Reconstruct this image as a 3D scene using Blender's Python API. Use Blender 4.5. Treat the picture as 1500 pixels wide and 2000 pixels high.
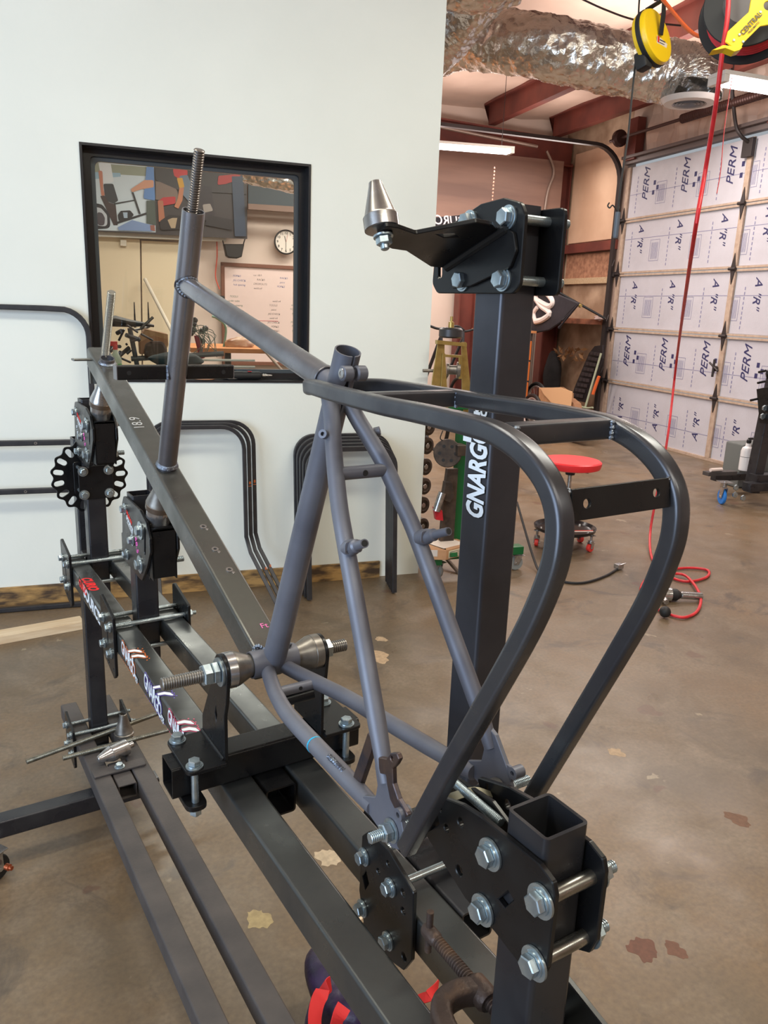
import bpy, bmesh, math, random
from mathutils import Vector, Matrix
random.seed(7)
PI = math.pi
for o in list(bpy.data.objects): bpy.data.objects.remove(o)
SC = bpy.context.scene
COL = SC.collection

# ---------------------------------------------------------------- camera
F_PX, PITCH, ROLL, AZ = 1524.06, 0.254448, 0.0379132, 0.5655378
B_AZ = 0.2276303                      # the building is turned against the jig by this much
CAM = Vector((-.4486, 0, 1.52))
def cam_axes():
    cy, sy = math.cos(AZ), math.sin(AZ); cp, sp = math.cos(PITCH), math.sin(PITCH); cr, sr = math.cos(ROLL), math.sin(ROLL)
    X = Vector((cy, -sy, 0)); Fh = Vector((sy, cy, 0)); F = cp*Fh + Vector((0, 0, -sp)); U = sp*Fh + Vector((0, 0, cp))
    return cr*X + sr*U, -sr*X + cr*U, F
CX, CU, CF = cam_axes()
cd = bpy.data.cameras.new('camera'); cam = bpy.data.objects.new('camera', cd); COL.objects.link(cam)
cam.matrix_world = Matrix(((CX.x, CU.x, -CF.x, CAM.x), (CX.y, CU.y, -CF.y, CAM.y), (CX.z, CU.z, -CF.z, CAM.z), (0, 0, 0, 1)))
cd.sensor_fit = 'AUTO'; cd.sensor_width = 36; cd.lens = F_PX/2000*36; cd.clip_start = .02; cd.clip_end = 100
SC.camera = cam
WX = Vector((math.cos(B_AZ), -math.sin(B_AZ), 0)); WY = Vector((math.sin(B_AZ), math.cos(B_AZ), 0)); UP = Vector((0, 0, 1))
AX = {'X': Vector((1, 0, 0)), 'Y': Vector((0, 1, 0)), 'Z': UP, 'WX': WX, 'WY': WY}
def at(px, py, ax, c):                # the world point seen at a pixel of the 1500 x 2000 photograph on the plane ax = c
    n = AX[ax] if isinstance(ax, str) else ax
    d = CF + (px-750)/F_PX*CX - (py-1000)/F_PX*CU
    return CAM + d*((c - n.dot(CAM))/n.dot(d))
def B(wx, wy, z=0): return WX*wx + WY*wy + UP*z

# ---------------------------------------------------------------- world, lights, exposure
W = bpy.data.worlds.new('world'); SC.world = W; W.use_nodes = True
bg = W.node_tree.nodes['Background']; bg.inputs[0].default_value = (.86, .93, 1, 1); bg.inputs[1].default_value = .42
SC.view_settings.view_transform = 'Standard'; SC.view_settings.look = 'None'
SC.view_settings.exposure = 0.0; SC.view_settings.gamma = 1.0; SC.view_settings.use_curve_mapping = False
def area(name, loc, target, sx, sy, power, col):
    l = bpy.data.lights.new(name, 'AREA'); l.shape = 'RECTANGLE'; l.size = sx; l.size_y = sy; l.energy = power; l.color = col
    o = bpy.data.objects.new(name, l); COL.objects.link(o); o.location = loc
    o.rotation_euler = (Vector(target)-Vector(loc)).to_track_quat('-Z', 'Y').to_euler(); return o
# daylight through the open shop door behind and left of the camera
area('open_door_daylight', B(-4.4, -.9, 1.9), B(-.2, 4, 1.3), 3.6, 3.0, 250, (.62, .79, 1.0))
# rows of ceiling fluorescents outside the frame
for wx, wy, p in ((-1.2, 1.5, 52), (-.2, -2.0, 62), (1.9, 1.6, 70), (2.6, -2.2, 62)):
    area('ceiling_fluorescent', B(wx, wy, 3.75), B(wx, wy, 0), 2.4, .3, p*.93, (1.0, .985, .84)); area('added_ceiling_uplight', B(wx, wy, 3.65), B(wx, wy, 5), 2.4, .3, p*.35, (1.0, .985, .86))  # uplights added to brighten the ceiling, standing for the bare tubes' upward light
for wx, wy, p in ((4.2, 6.6, 80), (2.3, 9.0, 75), (.4, 7.2, 95), (4.4, 9.2, 35)):
    area('shop_fluorescent', B(wx, wy, 3.55), B(wx, wy, 0), 2.2, .3, p, (1.0, .92, .85)); area('added_shop_uplight', B(wx, wy, 3.45), B(wx, wy, 5), 2.2, .3, p*.42, (1.0, .88, .82))  # upward lamps put in as ceiling fill, no separate fixtures

# ---------------------------------------------------------------- mesh helpers
def srgb(r, g, b):
    f = lambda c: (c/255/12.92) if c <= 10 else ((c/255+.055)/1.055)**2.4
    return (f(r), f(g), f(b))
_rb = {}
class MB:
    def __init__(s): s.v = []; s.f = []
    def add(s, vs, fs, M=None):
        n = len(s.v)
        s.v += [tuple(M @ Vector(v)) if M else tuple(v) for v in vs]
        s.f += [tuple(i+n for i in f) for f in fs]; return s
    def box(s, x0, x1, y0, y1, z0, z1, b=0, M=None, seg=2):
        if b <= 0:
            vs = [(x, y, z) for z in (z0, z1) for y in (y0, y1) for x in (x0, x1)]
            fs = [(0, 2, 3, 1), (4, 5, 7, 6), (0, 1, 5, 4), (2, 6, 7, 3), (0, 4, 6, 2), (1, 3, 7, 5)]
            return s.add(vs, fs, M)
        bm = bmesh.new(); bmesh.ops.create_cube(bm, size=1)
        for v in bm.verts: v.co = ((x0+x1)/2+v.co.x*(x1-x0), (y0+y1)/2+v.co.y*(y1-y0), (z0+z1)/2+v.co.z*(z1-z0))
        bmesh.ops.bevel(bm, geom=bm.edges[:], offset=b, segments=seg, affect='EDGES', profile=.5)
        bm.verts.ensure_lookup_table()
        r = s.add([v.co[:] for v in bm.verts], [tuple(v.index for v in f.verts) for f in bm.faces], M); bm.free(); return r
    def sweep(s, pts, prof, side=None, closed=False, caps=True, scales=None):
        """prof: closed 2D loop (a along side axis, b along up axis)"""
        pts = [Vector(p) for p in pts]; n = len(prof); m = len(pts); base = len(s.v)
        T = []
        for i in range(m):
            if closed: t = pts[(i+1) % m]-pts[i-1]
            else: t = pts[min(i+1, m-1)]-pts[max(i-1, 0)]
            T.append(t.normalized())
        if side is None:
            a = Vector((0, 0, 1)) if abs(T[0].z) < .9 else Vector((1, 0, 0)); S = T[0].cross(a).normalized()
            frames = []
            for t in T:
                S = (S - t*S.dot(t)).normalized(); frames.append((S, t.cross(S)*-1))
        else:
            frames = []
            for t in T:
                S = (Vector(side) - t*Vector(side).dot(t)).normalized(); frames.append((S, S.cross(t)))
        for i, p in enumerate(pts):
            k = scales[i] if scales else 1; S, Uv = frames[i]
            for a, b in prof: s.v.append(tuple(p + S*a*k + Uv*b*k))
        for i in range(m if closed else m-1):
            j = (i+1) % m
            for q in range(n):
                r = (q+1) % n
                s.f.append((base+i*n+q, base+i*n+r, base+j*n+r, base+j*n+q))
        if caps and not closed:
            s.f.append(tuple(base+q for q in range(n))[::-1]); s.f.append(tuple(base+(m-1)*n+q for q in range(n)))
        return s
    def tube(s, pts, r, n=14, caps=True, closed=False):
        rr = r if isinstance(r, (list, tuple)) else [r]*len(pts)
        return s.sweep(pts, [(math.cos(2*PI*i/n), math.sin(2*PI*i/n)) for i in range(n)], caps=caps, closed=closed, scales=rr)
    def pipe(s, p0, p1, ro, ri, n=24):     # hollow round tube, open ends
        p0, p1 = Vector(p0), Vector(p1); d = (p1-p0).normalized(); a = Vector((1, 0, 0)) if abs(d.x) < .9 else Vector((0, 1, 0))
        u = d.cross(a).normalized(); w = d.cross(u); b = len(s.v)
        for p, r in ((p0, ro), (p1, ro), (p1, ri), (p0, ri)):
            for i in range(n): t = 2*PI*i/n; s.v.append(tuple(p+u*math.cos(t)*r+w*math.sin(t)*r))
        for k in range(4):
            for i in range(n):
                j = (i+1) % n; s.f.append((b+k*n+i, b+k*n+j, b+((k+1) % 4)*n+j, b+((k+1) % 4)*n+i))
        return s
    def hollow(s, p0, p1, w, h, side, rad=.006, wall=.003):   # hollow rectangular tube, open ends
        p0, p1 = Vector(p0), Vector(p1); d = (p1-p0).normalized(); S = Vector(side); S = (S-d*S.dot(d)).normalized(); Uv = S.cross(d)
        L = [rrect(w, h, rad), rrect(w-2*wall, h-2*wall, max(rad-wall, .001))]; n = len(L[0]); b = len(s.v)
        for p, lp in ((p0, 0), (p1, 0), (p1, 1), (p0, 1)):
            for a, c in L[lp]: s.v.append(tuple(p+S*a+Uv*c))
        for k in range(4):
            for i in range(n):
                j = (i+1) % n; s.f.append((b+k*n+i, b+k*n+j, b+((k+1) % 4)*n+j, b+((k+1) % 4)*n+i))
        return s
    def lathe(s, prof, org, axis, n=24, caps=True):
        org = Vector(org); d = Vector(axis).normalized(); a = Vector((1, 0, 0)) if abs(d.x) < .9 else Vector((0, 1, 0))
        u = d.cross(a).normalized(); w = d.cross(u); b = len(s.v)
        for r, h in prof:
            for i in range(n): t = 2*PI*i/n; s.v.append(tuple(org+d*h+u*math.cos(t)*r+w*math.sin(t)*r))
        for k in range(len(prof)-1):
            for i in range(n):
                j = (i+1) % n; s.f.append((b+k*n+i, b+k*n+j, b+(k+1)*n+j, b+(k+1)*n+i))
        if caps:
            s.f.append(tuple(b+i for i in range(n))[::-1]); m = b+(len(prof)-1)*n; s.f.append(tuple(m+i for i in range(n)))
        return s
    def thread(s, p0, p1, r, pitch=.0022, depth=.0008, n=12):
        p0, p1 = Vector(p0), Vector(p1); L = (p1-p0).length; k = max(2, int(L/pitch)); pr = []
        for i in range(k): h = L*i/k; q = L/k; pr += [(r-depth, h), (r, h+q*.3), (r, h+q*.6), (r-depth, h+q*.95)]
        return s.lathe(pr, p0, p1-p0, n)
    def plate(s, poly, t, M, holes=(), bevel=.0008, rad=0):
        vs, fs = flat(tuple(map(tuple, poly)), t, tuple(tuple(map(tuple, h)) for h in holes), bevel, rad)
        return s.add(vs, fs, M)
    def hexa(s, org, axis, r, h0, h1, ch=.12):
        return s.lathe([(r*(1-ch), h0), (r, h0+(h1-h0)*.12), (r, h1-(h1-h0)*.12), (r*(1-ch), h1)], org, axis, 6)
def rrect(w, h, r, seg=3):
    o = []
    for cx, cy, a in ((w/2-r, h/2-r, 0), (-w/2+r, h/2-r, 90), (-w/2+r, -h/2+r, 180), (w/2-r, -h/2+r, 270)):
        for i in range(seg+1): t = math.radians(a+90*i/seg); o.append((cx+math.cos(t)*r, cy+math.sin(t)*r))
    return o
def circ(cx, cy, r, n=14, rx=None, rot=0):
    o = []
    for i in range(n):
        t = 2*PI*i/n; x, y = math.cos(t)*(rx or r), math.sin(t)*r
        o.append((cx+x*math.cos(rot)-y*math.sin(rot), cy+x*math.sin(rot)+y*math.cos(rot)))
    return o
def slot(cx, cy, L, r, rot=0, n=6):
    o = []
    for e, a0 in ((1, -90), (-1, 90)):
        for i in range(n+1):
            t = math.radians(a0+180*i/n); x, y = e*L/2+math.cos(t)*r, math.sin(t)*r
            o.append((cx+x*math.cos(rot)-y*math.sin(rot), cy+x*math.sin(rot)+y*math.cos(rot)))
    return o
def fillet(poly, r, seg=4):
    n = len(poly); o = []
    for i in range(n):
        p = Vector(poly[i]); a = Vector(poly[i-1])-p; b = Vector(poly[(i+1) % n])-p
        ra = r[i] if isinstance(r, (list, tuple)) else r
        if ra <= 0: o.append(tuple(p)); continue
        an = a.angle(b); d = min(ra/max(math.tan(an/2), .05), a.length*.45, b.length*.45)
        p0, p1 = p+a.normalized()*d, p+b.normalized()*d
        for k in range(seg+1):
            t = k/seg; o.append(tuple(p0*(1-t)**2+p*2*t*(1-t)+p1*t*t))
    return o
_fc = {}
def flat(poly, t, holes=(), bevel=0, rad=0):
    key = (poly, t, holes, bevel, rad)
    if key in _fc: return _fc[key]
    cu = bpy.data.curves.new('c', 'CURVE'); cu.dimensions = '2D'; cu.fill_mode = 'BOTH'
    bevel = min(bevel, t*.35); cu.extrude = t/2-bevel; cu.bevel_depth = bevel; cu.bevel_resolution = 0; cu.offset = -bevel
    outer = fillet(poly, rad) if rad else poly
    for lp in [outer]+list(holes):
        sp = cu.splines.new('POLY'); sp.points.add(len(lp)-1); sp.use_cyclic_u = True
        for i, p in enumerate(lp): sp.points[i].co = (p[0], p[1], 0, 1)
    ob = bpy.data.objects.new('c', cu); COL.objects.link(ob)
    me = bpy.data.meshes.new_from_object(ob)
    r = ([v.co[:] for v in me.vertices], [tuple(p.vertices) for p in me.polygons])
    bpy.data.objects.remove(ob); bpy.data.curves.remove(cu); bpy.data.meshes.remove(me)
    _fc[key] = r; return r
def MX(x): return Matrix(((0, 0, 1, x), (1, 0, 0, 0), (0, 1, 0, 0), (0, 0, 0, 1)))       # (u,v,n) -> Y,Z,X
def MY(y): return Matrix(((1, 0, 0, 0), (0, 0, -1, y), (0, 1, 0, 0), (0, 0, 0, 1)))      # (u,v,n) -> X,Z,-Y
def MF(o, u, v):                                                                        # general frame
    u = Vector(u).normalized(); v = Vector(v); v = (v-u*v.dot(u)).normalized(); n = u.cross(v); o = Vector(o)
    return Matrix(((u.x, v.x, n.x, o.x), (u.y, v.y, n.y, o.y), (u.z, v.z, n.z, o.z), (0, 0, 0, 1)))
MB_BLD = Matrix(((WX.x, WY.x, 0, 0), (WX.y, WY.y, 0, 0), (0, 0, 1, 0), (0, 0, 0, 1)))    # building coordinates -> world
def spline(pts, k=8):
    pts = [Vector(p) for p in pts]; o = []
    for i in range(len(pts)-1):
        a, b, c, d = pts[max(i-1, 0)], pts[i], pts[i+1], pts[min(i+2, len(pts)-1)]
        for j in range(k):
            t = j/k; o.append(.5*((2*b)+(c-a)*t+(2*a-5*b+4*c-d)*t*t+(3*b-a-3*c+d)*t**3))
    o.append(pts[-1]); return o

# ---------------------------------------------------------------- materials
def mat(name, col, rough=.5, metal=0, col2=None, scale=20, bump=0, bscale=None, spec=.5, detail=6, lo=.35, hi=.65, stretch=None, rvar=0, coat=0):
    m = bpy.data.materials.new(name); m.use_nodes = True; nt = m.node_tree; p = nt.nodes['Principled BSDF']
    p.inputs['Base Color'].default_value = (*col, 1); p.inputs['Roughness'].default_value = rough; p.inputs['Metallic'].default_value = metal
    p.inputs['Specular IOR Level'].default_value = spec; p.inputs['Coat Weight'].default_value = coat
    tc = nt.nodes.new('ShaderNodeTexCoord'); src = tc.outputs['Object']
    if stretch:
        mp = nt.nodes.new('ShaderNodeMapping'); mp.inputs['Scale'].default_value = stretch; nt.links.new(src, mp.inputs[0]); src = mp.outputs[0]
    if col2 or rvar:
        no = nt.nodes.new('ShaderNodeTexNoise'); no.inputs['Scale'].default_value = scale; no.inputs['Detail'].default_value = detail; nt.links.new(src, no.inputs['Vector'])
        mr = nt.nodes.new('ShaderNodeMapRange'); mr.inputs[1].default_value = lo; mr.inputs[2].default_value = hi; nt.links.new(no.outputs[0], mr.inputs[0])
        if col2:
            mx = nt.nodes.new('ShaderNodeMix'); mx.data_type = 'RGBA'; mx.inputs[6].default_value = (*col, 1); mx.inputs[7].default_value = (*col2, 1)
            nt.links.new(mr.outputs[0], mx.inputs[0]); nt.links.new(mx.outputs[2], p.inputs['Base Color'])
        if rvar:
            ma = nt.nodes.new('ShaderNodeMath'); ma.operation = 'MULTIPLY_ADD'; ma.inputs[1].default_value = rvar; ma.inputs[2].default_value = rough-rvar/2
            nt.links.new(mr.outputs[0], ma.inputs[0]); nt.links.new(ma.outputs[0], p.inputs['Roughness'])
    if bump:
        nb = nt.nodes.new('ShaderNodeTexNoise'); nb.inputs['Scale'].default_value = bscale or scale*4; nb.inputs['Detail'].default_value = 4; nt.links.new(src, nb.inputs['Vector'])
        bp = nt.nodes.new('ShaderNodeBump'); bp.inputs['Strength'].default_value = bump; bp.inputs['Distance'].default_value = .01; nt.links.new(nb.outputs[0], bp.inputs['Height']); nt.links.new(bp.outputs[0], p.inputs['Normal'])
    return m
def emit(name, col, k):
    m = bpy.data.materials.new(name); m.use_nodes = True; nt = m.node_tree; nt.nodes.clear()
    e = nt.nodes.new('ShaderNodeEmission'); e.inputs[0].default_value = (*col, 1); e.inputs[1].default_value = k
    o = nt.nodes.new('ShaderNodeOutputMaterial'); nt.links.new(e.outputs[0], o.inputs[0]); return m
M_ = {}
def flatmat(rgb, rough=.6, name='printed_colour'):
    k = (rgb, rough)
    if k not in M_: M_[k] = mat(name, srgb(*rgb), rough)
    return M_[k]
jig = mat('mill_scale_steel', srgb(50, 50, 55), .33, .5, srgb(60, 60, 63), 14, 0, rvar=.16)
railm = mat('oiled_rail_steel', srgb(106, 108, 107), .33, .82, srgb(86, 88, 89), 9, 0, rvar=.18)
jig_dusty = mat('dusty_steel', srgb(82, 76, 74), .6, .15, srgb(66, 62, 62), 9, .08, 120)
blk = mat('black_powder_coat', srgb(20, 20, 22), .3, .0, srgb(25, 25, 26), 30, 0, spec=.32, rvar=.08)
frm = mat('sandblasted_steel', srgb(116, 118, 128), .5, .4, srgb(96, 97, 107), 9, 0, rvar=.1)
frm_raw = mat('raw_drawn_steel', srgb(146, 145, 150), .29, .75, srgb(108, 106, 110), 7, 0, rvar=.18)
beam_m = mat('raw_box_section_steel', srgb(116, 115, 112), .3, .75, srgb(94, 94, 90), 10, 0, rvar=.16)
rackm = mat('dark_rack_steel', srgb(90, 91, 95), .32, .75, srgb(74, 74, 80), 16, 0, rvar=.14)
zinc = mat('zinc_plated_steel', srgb(188, 202, 208), .3, .85, srgb(156, 168, 176), 60, 0, rvar=.1)
rodm = mat('bright_steel_rod', srgb(176, 176, 172), .3, .95, srgb(132, 130, 124), 40, 0, rvar=.12, stretch=(1, 6, 6))
mach = mat('machined_steel', srgb(196, 196, 198), .24, .85, srgb(150, 146, 142), 30, 0, rvar=.12)
dmach = mat('stained_turned_steel', srgb(104, 98, 92), .36, .7, srgb(150, 146, 140), 24, .03, 90)
weld = mat('weld_bead_steel', srgb(150, 160, 172), .3, .95, srgb(90, 92, 104), 120, .3, 500)
heat = mat('heat_tinted_steel', srgb(96, 78, 70), .42, .7, srgb(66, 62, 70), 40, .05, 200)
rust = mat('rusty_cast_iron', srgb(72, 58, 52), .5, .4, srgb(112, 84, 62), 40, .15, 160, lo=.5, hi=.8)
rubber = mat('black_rubber', srgb(24, 24, 26), .6, 0)
wallm = mat('white_painted_wall', srgb(232, 236, 230), .62, 0, srgb(227, 231, 225), 1.6, .05, 60)
pine = mat('pine_board', srgb(196, 170, 138), .7, 0, srgb(176, 146, 112), 6, .1, 40, stretch=(1, 12, 12))
osb = mat('stained_wood_baseboard', srgb(176, 138, 84), .7, 0, srgb(74, 56, 40), 5, .1, 30, lo=.4, hi=.62, stretch=(1.5, 1, 5))
card = mat('brown_cardboard', srgb(186, 142, 104), .8, 0, srgb(172, 128, 92), 12)
redo = mat('red_oxide_primer', srgb(122, 62, 52), .5, .1, srgb(98, 50, 44), 3, .04, 40)
insul = mat('vinyl_faced_insulation', srgb(214, 188, 172), .5, 0, srgb(196, 170, 154), 1.5, .25, 7)
yellow = mat('yellow_plastic', srgb(236, 196, 24), .32, 0)
redp = mat('red_vinyl', srgb(232, 46, 52), .4, 0)
redh = mat('red_rubber_hose', srgb(214, 44, 52), .42, 0, srgb(190, 36, 44), 30)
green = mat('green_enamel', srgb(16, 92, 48), .35, 0)
white_t = flatmat((226, 232, 238), .45); 

# ---------------------------------------------------------------- object helpers
ORG = {}
def finish(me, m, ang=32):
    if m: me.materials.append(m)
    if len(me.polygons):
        me.polygons.foreach_set('use_smooth', [True]*len(me.polygons)); me.set_sharp_from_angle(angle=math.radians(ang)); me.update()
def obj(name, mb, m, parent=None, label=None, cat=None, group=None, kind=None, ang=32, recalc=True):
    o0 = ORG.get(parent.name, Vector()) if parent else Vector()
    me = bpy.data.meshes.new(name); me.from_pydata([tuple(Vector(v)-o0) for v in mb.v], [], mb.f)
    if recalc:
        bm = bmesh.new(); bm.from_mesh(me); bmesh.ops.recalc_face_normals(bm, faces=bm.faces[:]); bm.to_mesh(me); bm.free()
    me.validate(); finish(me, m, ang)
    o = bpy.data.objects.new(name, me); COL.objects.link(o)
    wn = o.modifiers.new('wn', 'WEIGHTED_NORMAL'); wn.keep_sharp = True
    if parent: o.parent = parent; ORG[o.name] = o0
    if name in ('weld_bead', 'sticker_dots'): kind = 'stuff'
    tag(o, label, cat, group, kind); return o
def tag(o, label=None, cat=None, group=None, kind=None):
    for k, v in (('label', label), ('category', cat), ('group', group), ('kind', kind)):
        if v: o[k] = v
    return o
def thing(name, label, cat, loc, group=None):
    o = bpy.data.objects.new(name, None); COL.objects.link(o); o.location = loc; o.empty_display_size = .05; ORG[o.name] = Vector(loc)
    return tag(o, label, cat, group)
def inst(name, me, parent, M, label=None):
    o = bpy.data.objects.new(name, me); COL.objects.link(o)
    if parent:
        o.parent = parent; M = Matrix.Translation(-ORG[parent.name]) @ M; ORG[o.name] = ORG[parent.name]
    o.matrix_local = M
    if label: o['label'] = label
    return o
_bc = {}
def bolt(parent, p, d, L, r=.005, nut=True, tail=.012, big=1.0, name='bolt', m=None):
    """hex bolt: p on the plate's face, d = direction in; L = distance to the far face, nut behind it"""
    key = (round(L, 4), r, nut, tail, big, m.name if m else '')
    if key not in _bc:
        b = MB(); b.lathe([(r*.9, -.0025), (r*2.35*big, -.0025), (r*2.35*big, -.0003), (r*.9, -.0003)], (0, 0, 0), (0, 0, 1), 24)
        b.lathe([(r*1.95, -.0042), (r*2.0, -.003), (r*2.0, -.0026)], (0, 0, 0), (0, 0, 1), 20)
        b.hexa((0, 0, 0), (0, 0, 1), r*1.72, -.0118, -.004)
        b.lathe([(r, -.003), (r, L)], (0, 0, 0), (0, 0, 1), 16)
        if nut:
            b.lathe([(r*.9, L+.0003), (r*2.1*big, L+.0003), (r*2.1*big, L+.0022), (r*.9, L+.0022)], (0, 0, 0), (0, 0, 1), 20)
            b.hexa((0, 0, 0), (0, 0, 1), r*1.72, L+.0024, L+.0024+r*1.7); b.thread((0, 0, L), (0, 0, L+r*1.7+tail), r*.96)
        me = bpy.data.meshes.new(name); me.from_pydata(b.v, [], b.f)
        bm = bmesh.new(); bm.from_mesh(me); bmesh.ops.recalc_face_normals(bm, faces=bm.faces[:]); bm.to_mesh(me); bm.free()
        finish(me, m or zinc); _bc[key] = me
    q = Vector(d).to_track_quat('Z', 'Y').to_matrix().to_4x4()
    return inst(name, _bc[key], parent, Matrix.Translation(Vector(p)) @ q @ Matrix.Rotation(random.uniform(0, 1), 4, 'Z'))
def text(body, size, m, o, u, v, parent=None, name='lettering', ext=.0002, bold=0, shear=0, align='CENTER', sx=1, label=None, sp=1):
    cu = bpy.data.curves.new('t', 'FONT'); cu.body = body; cu.size = size; cu.extrude = ext; cu.offset = bold; cu.shear = shear; cu.align_x = align; cu.align_y = 'CENTER'
    cu.resolution_u = 3; cu.space_character = sp
    ob = bpy.data.objects.new('t', cu); COL.objects.link(ob); me = bpy.data.meshes.new_from_object(ob)
    bpy.data.objects.remove(ob); bpy.data.curves.remove(cu)
    M = MF(o, u, v) @ Matrix.Diagonal((sx, 1, 1, 1)); o0 = ORG.get(parent.name, Vector()) if parent else Vector()
    for q in me.vertices: q.co = (M @ q.co)-o0
    me.materials.clear(); me.materials.append(m)
    r = bpy.data.objects.new(name, me); COL.objects.link(r)
    if parent: r.parent = parent; ORG[r.name] = o0
    if label: r['label'] = label
    return r
def decal(poly, m, o, u, v, parent, name='sticker', t=.0004):
    return obj(name, MB().plate(poly, t, MF(o, u, v), bevel=0), m, parent)
# ================================================================ SETTING
bq = MB_BLD
# floor : worn sealed concrete
fm = bpy.data.materials.new('worn_concrete'); fm.use_nodes = True; nt = fm.node_tree; p = nt.nodes['Principled BSDF']; L = nt.links.new
tc = nt.nodes.new('ShaderNodeTexCoord')
def noise(sc, det=6, rough=.55, vec=None, dist=0):
    n = nt.nodes.new('ShaderNodeTexNoise'); n.inputs['Scale'].default_value = sc; n.inputs['Detail'].default_value = det; n.inputs['Roughness'].default_value = rough
    n.inputs['Distortion'].default_value = dist; L(vec or tc.outputs['Object'], n.inputs['Vector']); return n.outputs[0]
def ramp(src, a, b, lo=0., hi=1.):
    r = nt.nodes.new('ShaderNodeMapRange'); r.inputs[1].default_value = a; r.inputs[2].default_value = b; r.inputs[3].default_value = lo; r.inputs[4].default_value = hi; L(src, r.inputs[0]); return r.outputs[0]
def mix(fac, a, b):
    x = nt.nodes.new('ShaderNodeMix'); x.data_type = 'RGBA'; L(fac, x.inputs[0])
    for s, i in ((a, 6), (b, 7)):
        if isinstance(s, tuple): x.inputs[i].default_value = (*s, 1)
        else: L(s, x.inputs[i])
    return x.outputs[2]
base = mix(ramp(noise(1.1, 5), .36, .64), srgb(126, 103, 77), srgb(100, 86, 68))
base = mix(ramp(noise(5, 8, .65, dist=.6), .45, .7), base, srgb(128, 112, 93))
base = mix(ramp(noise(2.3, 8, .7, dist=1.2), .56, .66, 0, .75), base, srgb(78, 68, 59))
base = mix(ramp(noise(3.6, 3, .5, dist=.3), .685, .70, 0, .5), base, srgb(96, 60, 46))
base = mix(ramp(noise(4.4, 4, .6, dist=.4), .70, .715, 0, .7), base, srgb(164, 150, 126))
base = mix(ramp(noise(70, 3), .3, .7, .0, .45), base, srgb(80, 68, 57))
L(base, p.inputs['Base Color']); L(ramp(noise(3, 6), .3, .7, .26, .5), p.inputs['Roughness'])
bp = nt.nodes.new('ShaderNodeBump'); bp.inputs['Strength'].default_value = .12; bp.inputs['Distance'].default_value = .004; L(noise(26, 6), bp.inputs['Height']); L(bp.outputs[0], p.inputs['Normal'])
flo = obj('floor', MB().box(-8, 5.98, -5, 10.7, -.1, 0, M=bq), fm, kind='structure')

rs_ = random.Random(4)
for px, py, r_, c_ in ((640, 1675, .034, (196, 176, 148)), (738, 1283, .05, (188, 160, 128)), (745, 1248, .025, (184, 158, 128)), (1255, 1855, .035, (104, 66, 50)), (1320, 1855, .022, (108, 72, 54)), (1440, 1600, .03, (112, 80, 60)), (860, 1180, .03, (112, 76, 62)), (505, 1795, .03, (172, 152, 110)), (1205, 1470, .025, (176, 150, 122))):
    c = at(px, py, 'Z', 0); ph = [rs_.uniform(0, 6) for _ in range(4)]
    obj('floor_stain', MB().plate([(c.x+math.cos(t)*r_*(1+.22*math.sin(3*t+ph[0])+.12*math.sin(7*t+ph[1])), c.y+math.sin(t)*r_*1.2*(1+.2*math.sin(2*t+ph[2])+.1*math.sin(9*t+ph[3]))) for t in [2*PI*i/40 for i in range(40)]], .0006, Matrix.Identity(4), bevel=0), mat('floor_stain', srgb(*c_), .6, 0, srgb(*[int(v*.88) for v in c_]), 60), flo)
# white partition with a window hole
wm = MB()
x0, x1, z0, z1 = -.531, .549, 1.123, 2.203
for a, b, c, d in ((-8, x0, 0, 4.1), (x1, 1.234, 0, 4.1), (x0, x1, 0, z0), (x0, x1, z1, 4.1)): wm.box(a, b, 4.0, 4.13, c, d, M=bq)
obj('wall_partition', wm, wallm, kind='structure')
obj('baseboard_partition', MB().box(-8, .985, 3.982, 3.999, .0, .098, .002, M=bq), osb, kind='structure')
# window: black steel reveal, inner frame, rubber gasket and pane
win = thing('window_1', None, None, B(0, 4.05, 1.12)); win['kind'] = 'structure'
def ring(mb, x0, x1, z0, z1, w, ya, yb, r=.0, ri=.012):
    M = bq @ Matrix(((1, 0, 0, 0), (0, 0, -1, (ya+yb)/2), (0, 1, 0, 0), (0, 0, 0, 1)))
    out = [(x0, z0), (x1, z0), (x1, z1), (x0, z1)]; inn = fillet([(x0+w, z0+w), (x0+w, z1-w), (x1-w, z1-w), (x1-w, z0+w)], ri, 4)
    mb.plate(out, yb-ya, M, [inn], .001)
f1 = MB(); ring(f1, x0, x1, z0, z1, .012, 3.994, 4.14, ri=.002); obj('window_reveal', f1, mat('black_window_paint', srgb(34, 34, 38), .3), win)
f2 = MB(); ring(f2, x0+.010, x1-.010, z0+.010, z1-.010, .034, 4.075, 4.13, ri=.02); obj('window_frame', f2, mat('black_frame_enamel', srgb(28, 30, 34), .22), win)
f3 = MB(); ring(f3, x0+.040, x1-.040, z0+.040, z1-.040, .022, 4.088, 4.112, ri=.03); obj('gasket', f3, mat('grey_gasket', srgb(66, 74, 80), .3), win)
gl = bpy.data.materials.new('window_glass'); gl.use_nodes = True; g = gl.node_tree; g.nodes.clear()
tr = g.nodes.new('ShaderNodeBsdfTransparent'); gs = g.nodes.new('ShaderNodeBsdfGlossy'); gs.inputs['Roughness'].default_value = .01; fr = g.nodes.new('ShaderNodeFresnel'); fr.inputs[0].default_value = 1.5
tr.inputs[0].default_value = (.93, .97, .95, 1); mx = g.nodes.new('ShaderNodeMixShader'); oo = g.nodes.new('ShaderNodeOutputMaterial')
g.links.new(fr.outputs[0], mx.inputs[0]); g.links.new(tr.outputs[0], mx.inputs[1]); g.links.new(gs.outputs[0], mx.inputs[2]); g.links.new(mx.outputs[0], oo.inputs[0])
obj('pane', MB().box(x0+.045, x1-.045, 4.097, 4.101, z0+.045, z1-.045, M=bq), gl, win)

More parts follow.
